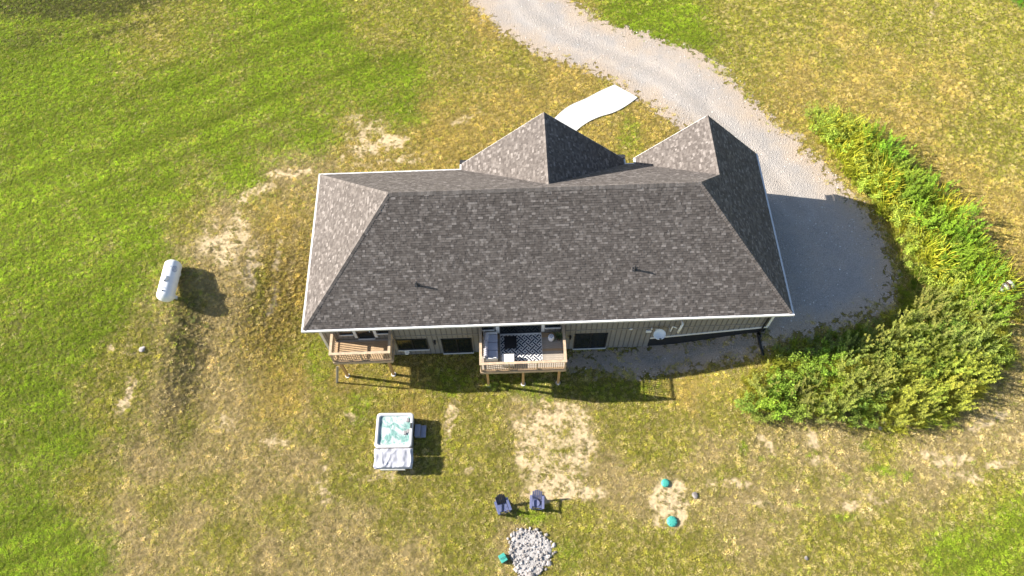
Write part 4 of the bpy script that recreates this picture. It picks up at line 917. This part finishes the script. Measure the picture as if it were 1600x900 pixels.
# ------------------------------------------------------------------ grass: instanced tufts over the lawn (one stuff object per kind)
def tuft_mesh(name, n, rad, hmin, hmax, wd, lean, seed, mt):
    rr = random.Random(seed); vs = []; fs = []; cols = []
    for k in range(n):
        a = rr.uniform(0, 6.28); r_ = rad*math.sqrt(rr.random()); p = Vector((r_*math.cos(a), r_*math.sin(a), -.01)); h = rr.uniform(hmin, hmax); b = rr.uniform(0, 6.28)
        l = h*rr.uniform(*lean); dv = Vector((math.cos(b), math.sin(b), 0)); t = rr.uniform(0, 6.28); sv = Vector((math.cos(t), math.sin(t), 0))*wd*rr.uniform(.7, 1.3)
        b0 = len(vs); vs += [p-sv, p+sv, p+dv*l*.45+Vector((0, 0, h*.65))-sv*.8, p+dv*l*.45+Vector((0, 0, h*.65))+sv*.8, p+dv*l+Vector((0, 0, h*rr.uniform(.75, 1)))]
        fs += [(b0, b0+1, b0+3, b0+2), (b0+2, b0+3, b0+4)]; c = rr.uniform(.7, 1.35); cols += [(c*rr.uniform(.95, 1.08), c, c*rr.uniform(.85, 1.1), 1)]*2
    me_ = bpy.data.meshes.new(name); me_.from_pydata([tuple(v) for v in vs], [], fs); me_.materials.append(mt)
    a_ = me_.attributes.new('bl', 'FLOAT_COLOR', 'FACE'); a_.data.foreach_set('color', np.array(cols, np.float32).ravel()); return me_
def scatter(name, pts, cols, scl, meshes, label, cat):
    me_ = bpy.data.meshes.new(name); me_.vertices.add(len(pts)); me_.vertices.foreach_set('co', pts.astype(np.float32).ravel())
    a_ = me_.attributes.new('tint', 'FLOAT_COLOR', 'POINT'); a_.data.foreach_set('color', np.concatenate([cols, np.ones((len(cols), 1))], 1).astype(np.float32).ravel())
    a_ = me_.attributes.new('sc', 'FLOAT', 'POINT'); a_.data.foreach_set('value', scl.astype(np.float32))
    o = bpy.data.objects.new(name, me_); COL.objects.link(o)
    cl = bpy.data.collections.new(name+'_templates')
    for i, tm in enumerate(meshes): cl.objects.link(bpy.data.objects.new(name+'_blade', tm))
    ng = bpy.data.node_groups.new(name, 'GeometryNodeTree'); ng.interface.new_socket('Geometry', in_out='INPUT', socket_type='NodeSocketGeometry'); ng.interface.new_socket('Geometry', in_out='OUTPUT', socket_type='NodeSocketGeometry')
    N = ng.nodes.new; L = ng.links.new; gi, gou = N('NodeGroupInput'), N('NodeGroupOutput')
    ci = N('GeometryNodeCollectionInfo'); ci.inputs['Collection'].default_value = cl; ci.inputs['Separate Children'].default_value = True; ci.inputs['Reset Children'].default_value = True
    ip = N('GeometryNodeInstanceOnPoints'); ip.inputs['Pick Instance'].default_value = True
    ri = N('FunctionNodeRandomValue'); ri.data_type = 'INT'; ri.inputs[4].default_value = 0; ri.inputs[5].default_value = len(meshes)-1
    rv = N('FunctionNodeRandomValue'); rv.data_type = 'FLOAT_VECTOR'; rv.inputs[0].default_value = (-.08, -.08, 0); rv.inputs[1].default_value = (.08, .08, 6.283)
    na = N('GeometryNodeInputNamedAttribute'); na.data_type = 'FLOAT'; na.inputs['Name'].default_value = 'sc'
    L(gi.outputs[0], ip.inputs['Points']); L(ci.outputs[0], ip.inputs['Instance']); L(ri.outputs[2], ip.inputs['Instance Index']); L(rv.outputs[0], ip.inputs['Rotation']); L(na.outputs[0], ip.inputs['Scale']); L(ip.outputs[0], gou.inputs[0])
    md = o.modifiers.new('scatter', 'NODES'); md.node_group = ng
    tag(o, label, cat, kind='stuff'); return o
DENS = 84
x0, x1, y0, y1 = -42, 72, -20, 46
n = int((x1-x0)*(y1-y0)*DENS); X = rng.uniform(x0, x1, n); Y = rng.uniform(y0, y1, n); Z = terrain(X, Y); px, py = proj(X, Y, Z)
ok = (px > -200) & (px < 1800) & (py > -130) & (py < 1040)
ok &= ~((X > XA) & (X < XB) & (Y > YW-.02) & (Y < D-OV)) & ~((X > WX0+OV) & (X < W-OV) & (Y > 5) & (Y < G1-.35))
X, Y, Z, px, py = [a_[ok] for a_ in (X, Y, Z, px, py)]
nd = .5*(fbm(X*1.7, Y*1.7, 91)-.5)*2
dd = poly_dist(X, Y, DRIVE_W)+nd*2.6; ok = dd < .12; ok |= rng.random(len(X)) < .02*(dd < .8)
dg = poly_dist(X, Y, GRAV_W)+nd*2.4; ok &= (dg < .15) | (rng.random(len(X)) < .08)
ok &= ~in_poly(X, Y, WALK_W); ok &= ~((np.abs(X-tcx) < 1.1) & (np.abs(Y-tcy) < 1.1)); ok &= np.hypot(X-fc_.x, (Y-fc_.y)/1.08) > 1.24+.1*nd
X, Y, Z = X[ok], Y[ok], Z[ok]; Wt = cover(X, Y, Z)
bare = Wt[:, 4]; cl_ = fbm(X*2.3, Y*2.3, 17)
thin = .22*np.clip(Wt[:, 3]+.5*Wt[:, 2]+.5*Wt[:, 1], 0, 1)*(fbm(X*3.1, Y*3.1, 37) < .5); ok = rng.random(len(X)) > np.clip(thin+(bare-.08)*1.0+(cl_-.5)*3.6*(bare > .12), 0, .87)
X, Y, Z, Wt = X[ok], Y[ok], Z[ok], Wt[ok]
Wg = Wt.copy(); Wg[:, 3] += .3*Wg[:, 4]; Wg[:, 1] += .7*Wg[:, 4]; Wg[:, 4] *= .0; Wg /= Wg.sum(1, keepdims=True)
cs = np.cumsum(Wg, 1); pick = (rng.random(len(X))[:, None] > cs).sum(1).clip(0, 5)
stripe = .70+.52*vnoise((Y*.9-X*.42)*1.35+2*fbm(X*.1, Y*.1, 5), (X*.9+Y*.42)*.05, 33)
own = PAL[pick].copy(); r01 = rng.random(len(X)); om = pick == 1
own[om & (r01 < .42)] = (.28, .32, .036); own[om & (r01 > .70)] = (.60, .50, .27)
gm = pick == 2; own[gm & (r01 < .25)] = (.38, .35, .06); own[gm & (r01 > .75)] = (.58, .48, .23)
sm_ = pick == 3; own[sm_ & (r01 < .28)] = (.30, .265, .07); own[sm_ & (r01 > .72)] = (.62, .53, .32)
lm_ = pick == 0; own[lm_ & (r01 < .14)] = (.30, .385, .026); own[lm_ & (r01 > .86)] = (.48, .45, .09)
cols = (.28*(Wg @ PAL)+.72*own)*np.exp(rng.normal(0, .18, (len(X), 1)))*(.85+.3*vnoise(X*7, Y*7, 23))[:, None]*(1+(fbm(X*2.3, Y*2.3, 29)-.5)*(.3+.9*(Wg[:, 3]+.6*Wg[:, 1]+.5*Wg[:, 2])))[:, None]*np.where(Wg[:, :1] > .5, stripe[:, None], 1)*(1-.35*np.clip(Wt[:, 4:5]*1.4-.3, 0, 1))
scl = .84*rng.uniform(.6, 1.3, len(X))*(.7+.6*vnoise(X*7, Y*7, 23))*(1-.05*Wg[:, 3])
TM = [tuft_mesh('grass_tuft', 26, .10, .04, .095, .0085, (.4, 1.3), 300+k, M['grass']) for k in range(6)]
scatter('lawn_grass', np.stack([X, Y, Z], 1), cols, scl, TM, 'short patchy grass of the lawn, green to straw coloured', 'grass')
# taller uncut grass around the weed bank and on the shaded slope by the tank
P_SLOPE = [(268, 470), (300, 455), (325, 480), (325, 560), (300, 590), (270, 585), (262, 530)]
X = rng.uniform(24, 50, 16000); Y = rng.uniform(-12, 18, 16000); X2 = rng.uniform(-14, -4, 3500); Y2 = rng.uniform(-4, 9, 3500)
X = np.concatenate([X, X2]); Y = np.concatenate([Y, Y2]); Z = terrain(X, Y); px, py = proj(X, Y, Z)
dpt = poly_dist(px, py, P_TALL)+30*(fbm(X*.7, Y*.7, 13)-.5); ins = (dpt > 4) & (rng.random(len(X)) < np.clip(dpt/40, .15, .8))
ins &= poly_dist(X, Y, DRIVE_W) < -.1
X, Y, Z, px, py = [a_[ins] for a_ in (X, Y, Z, px, py)]
t = np.clip(fbm(X*.5, Y*.5, 19)*1.8-.4+rng.normal(0, .12, len(X)), 0, 1)[:, None]
cols = ((1-t)*np.array([.15, .24, .02])+t*np.array([.42, .40, .05]))*rng.uniform(.7, 1.25, (len(X), 1))
TT = [tuft_mesh('tall_tuft', 34, .16, .25, .62, .010, (.3, .9), 400+k, M['grass']) for k in range(5)]
scatter('tall_grass', np.stack([X, Y, Z], 1), cols, rng.uniform(.6, 1.3, len(X)), TT, 'tall uncut grass filling the weed bank beside the drive', 'grass')

# loose stones on the gravel
def pebble(seed):
    me_ = rockmesh('pebble', 1, seed, 'peb', .6); a_ = me_.attributes.new('bl', 'FLOAT_COLOR', 'FACE'); a_.data.foreach_set('color', np.ones(len(me_.polygons)*4, np.float32)); return me_
M['peb'] = leaf_mat('pebble_stone', trans=0)
n = 26000; X = rng.uniform(6, 38, n); Y = rng.uniform(-4, 36, n); dd = poly_dist(X, Y, DRIVE_W); dg = poly_dist(X, Y, GRAV_W)
ok = ((dd > -.3) | (dg > -.2)) & ~((X > XA) & (X < XB) & (Y > YW-.05) & (Y < G2-.3)) & ~in_poly(X, Y, WALK_W)
ok &= (rng.random(n) < .35+.65*(fbm(X*.4, Y*.4, 66) > .5)); X, Y = X[ok], Y[ok]; Z = terrain(X, Y)+.02
cols = np.array([.34, .31, .285])*np.exp(rng.normal(0, .42, (len(X), 1))); cols[dg[ok] > -.2] *= .8
scatter('gravel_stones', np.stack([X, Y, Z], 1), np.clip(cols, .04, .7), rng.choice([.018, .025, .035, .05], len(X), p=[.4, .35, .2, .05]), [pebble(900+k) for k in range(5)], 'loose grey and beige stones scattered over the gravel', 'stones')

# ------------------------------------------------------------------ weeds and bushes: individual clumps
def leaf(vs, fs, cols, p, d, l, wd, c):
    d = d.normalized(); sd_ = d.cross(Vector((random.gauss(0, .3), random.gauss(0, .3), 1))).normalized(); b0 = len(vs)
    vs += [p, p+d*l*.45+sd_*wd, p+d*l-Vector((0, 0, l*.18)), p+d*l*.45-sd_*wd]; fs.append((b0, b0+1, b0+2, b0+3)); cols.append(c)
def bush_meshes(kind, seed):
    random.seed(seed); vs = []; fs = []; cols = []; sv = []; sf = []
    ns = {'goldenrod': 22, 'reed': 60, 'shrub': 16}[kind]
    for k in range(ns):
        a = random.uniform(0, 6.28); r_ = .42*math.sqrt(random.random()); p0 = Vector((r_*math.cos(a), r_*math.sin(a), -.05)); ln = {'goldenrod': random.uniform(.8, 1.25), 'reed': random.uniform(.7, 1.3), 'shrub': random.uniform(.5, .95)}[kind]
        out = Vector((math.cos(a), math.sin(a), 0))*random.uniform(.1, .45)*(1.3 if kind == 'shrub' else 1); tip = p0+Vector((0, 0, ln))+out*ln+Vector((random.gauss(0, .06), random.gauss(0, .06), 0))
        if kind == 'reed':
            wd = .014; sd_ = Vector((random.gauss(0, 1), random.gauss(0, 1), 0)).normalized()*wd; b0 = len(vs); c = random.uniform(.7, 1.3)
            for f in (0, .4, .75, 1): q_ = p0.lerp(tip, f)+out*(.5*f*f)*ln-Vector((0, 0, .25*f**3*ln)); ww = 1 if f < .8 else .1; vs += [q_-sd_*ww, q_+sd_*ww]
            for i in range(3): fs.append((b0+2*i, b0+2*i+1, b0+2*i+3, b0+2*i+2)); cols.append((c*(1+.15*i), c, c*.9, 1))
            continue
        b0 = len(sv); mid = p0.lerp(tip, .5)-out*.1; t_ = .008
        for q_, tt in ((p0, t_), (mid, t_*.8), (tip, t_*.4)):
            for j in range(3): an = 2.09*j; sv.append(q_+Vector((math.cos(an), math.sin(an), 0))*tt)
        for i in range(2):
            for j in range(3): sf.append((b0+i*3+j, b0+i*3+(j+1) % 3, b0+(i+1)*3+(j+1) % 3, b0+(i+1)*3+j))
        nl = 30 if kind == 'goldenrod' else 34
        for j in range(nl):
            f = random.uniform(.18, 1)**.7; q_ = p0.lerp(tip, f); an = j*2.4+random.uniform(-.3, .3)
            if kind == 'goldenrod': l, wd, el, q_ = random.uniform(.09, .16)*(1.25-.6*f), .016, .35, q_
            else: l, wd, el = random.uniform(.07, .13), random.uniform(.022, .036), .15; q_ = q_+Vector((random.gauss(0, .07), random.gauss(0, .07), random.gauss(0, .05)))
            c = random.uniform(.65, 1.3)*(.85+.3*f); leaf(vs, fs, cols, q_, Vector((math.cos(an), math.sin(an), el+random.gauss(0, .2))), l, wd, (c*(1+.1*f), c, c*.9, 1))
        if kind == 'goldenrod':
            for j in range(14):
                f = random.uniform(.82, 1.06); q_ = p0.lerp(tip, f); an = random.uniform(0, 6.28); c = random.uniform(.95, 1.5); leaf(vs, fs, cols, q_, Vector((math.cos(an), math.sin(an), .5)), .06, .014, (c*1.25, c*1.1, c*.9, 1))
    me_ = bpy.data.meshes.new('foliage'); me_.from_pydata([tuple(v) for v in vs], [], fs); me_.materials.append(M['weed'])
    a_ = me_.attributes.new('bl', 'FLOAT_COLOR', 'FACE'); a_.data.foreach_set('color', np.array(cols, np.float32).ravel())
    ms = None
    if sf: ms = bpy.data.meshes.new('stems'); ms.from_pydata([tuple(v) for v in sv], [], sf); ms.materials.append(M['stem'])
    return me_, ms
BM = {k: [bush_meshes(k, 500+i*3+j*77) for i in range(4)] for j, k in enumerate(('goldenrod', 'reed', 'shrub'))}
random.seed(77)
NAME = {'goldenrod': 'goldenrod_clump', 'reed': 'reed_grass_clump', 'shrub': 'leafy_weed_bush'}
def plant(kind, x_, y_, sc_, col, label, grp):
    fm, smx = random.choice(BM[kind]); e = empty(NAME[kind], (x_, y_, float(terrain(x_, y_))), random.uniform(0, 6.28), label=label, cat='weeds' if kind != 'shrub' else 'bush', group=grp); e.scale = (sc_, sc_, sc_*random.uniform(.85, 1.15))
    o = bpy.data.objects.new('foliage', fm); COL.objects.link(o); o.parent = e; o.color = (*col, 1)
    if smx: o2 = bpy.data.objects.new('stems', smx); COL.objects.link(o2); o2.parent = e
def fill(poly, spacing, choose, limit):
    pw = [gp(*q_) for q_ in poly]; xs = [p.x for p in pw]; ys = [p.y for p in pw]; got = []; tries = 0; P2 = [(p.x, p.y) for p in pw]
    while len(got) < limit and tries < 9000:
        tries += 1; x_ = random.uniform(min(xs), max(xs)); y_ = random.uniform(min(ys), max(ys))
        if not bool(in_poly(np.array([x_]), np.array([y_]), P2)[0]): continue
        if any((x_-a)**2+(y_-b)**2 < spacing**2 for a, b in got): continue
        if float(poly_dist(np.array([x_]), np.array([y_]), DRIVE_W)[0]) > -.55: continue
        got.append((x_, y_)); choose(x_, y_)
def jit(c, k=.2): j = random.uniform(1-k, 1+k); return tuple(max(.005, v*j*random.uniform(.92, 1.08)) for v in c)
def choose_u(x_, y_):
    px, py = [float(v) for v in proj(np.array(x_), np.array(y_), terrain(x_, y_))]
    edge = (px-1262)*.0+(px-(1262+(py-180)*.62))                # distance across the band towards the field
    if edge > 62 and random.random() < .75: plant('goldenrod' if random.random() < .5 else 'reed', x_, y_, random.uniform(1.0, 1.5), jit((.20, .34, .03)), 'bright green weed clump on the field side of the long bank', 'green weeds along the bank')
    elif random.random() < .72: plant('reed', x_, y_, random.uniform(.9, 1.35), jit((.40, .47, .045)), 'yellow green tall grass clump on the drive side of the long bank', 'yellow grass clumps along the bank')
    else: plant('shrub', x_, y_, random.uniform(1.0, 1.4), jit((.30, .40, .06)), 'small leafy weed bush growing within the long grassy bank', 'leafy weeds in the long bank')
def choose_l(x_, y_):
    px, py = [float(v) for v in proj(np.array(x_), np.array(y_), terrain(x_, y_))]
    r_ = random.random()
    if px < 1300 and r_ < .55: plant('shrub', x_, y_, random.uniform(.9, 1.35), jit((.22, .35, .04)), 'dense green leafy bush at the house end of the weed patch', 'leafy bushes at the house end of the weeds')
    elif px > 1380 and py > 560 and r_ < .65: plant('goldenrod', x_, y_, random.uniform(.9, 1.4), jit((.31, .37, .06)), 'tall yellow green goldenrod clump in the weed patch', 'tall goldenrod in the weed patch')
    elif r_ < .75: plant('goldenrod', x_, y_, random.uniform(.9, 1.3), jit((.25, .30, .065)), 'grey green goldenrod clump in the middle of the weed patch', 'grey green goldenrod in the weed patch')
    else: plant('shrub', x_, y_, random.uniform(.8, 1.2), jit((.19, .28, .045)), 'low leafy bush between the goldenrod clumps', 'low bushes between the goldenrod')
fill(P_WEED_U, .62, choose_u, 180)
fill(P_WEED_L, .78, choose_l, 190)
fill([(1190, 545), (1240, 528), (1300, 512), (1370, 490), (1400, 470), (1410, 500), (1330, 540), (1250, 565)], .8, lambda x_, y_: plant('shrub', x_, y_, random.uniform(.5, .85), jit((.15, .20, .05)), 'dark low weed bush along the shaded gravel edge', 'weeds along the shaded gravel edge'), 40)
fill([(1405, 420), (1385, 350), (1400, 345), (1440, 440), (1460, 470), (1425, 480)], .8, lambda x_, y_: plant('reed', x_, y_, random.uniform(.5, .8), jit((.26, .26, .08)), 'thin dull grass clump between drive and bank', 'dull grass clumps by the drive'), 18)
fill(P_SLOPE, .8, lambda x_, y_: plant(random.choice(('shrub', 'reed')), x_, y_, random.uniform(.22, .36), jit((.15, .17, .045)), 'dark weed clump on the shaded slope beside the propane tank', 'weeds on the tank slope'), 26)  # dark green weeds, coloured darker to carry the slope's shade
fill([(1570, -8), (1640, -10), (1650, 40), (1600, 22)], .9, lambda x_, y_: plant('goldenrod', x_, y_, random.uniform(.9, 1.3), jit((.12, .32, .02)), 'vivid green weed clump at the far corner of the field', 'vivid weeds at the field corner'), 16)
fill([(752, 606), (790, 606), (785, 590), (768, 585)], .5, lambda x_, y_: plant('shrub', x_, y_, random.uniform(.35, .5), jit((.2, .26, .04)), 'small weed growing at the foot of the large deck post', 'weeds under the large deck'), 5)
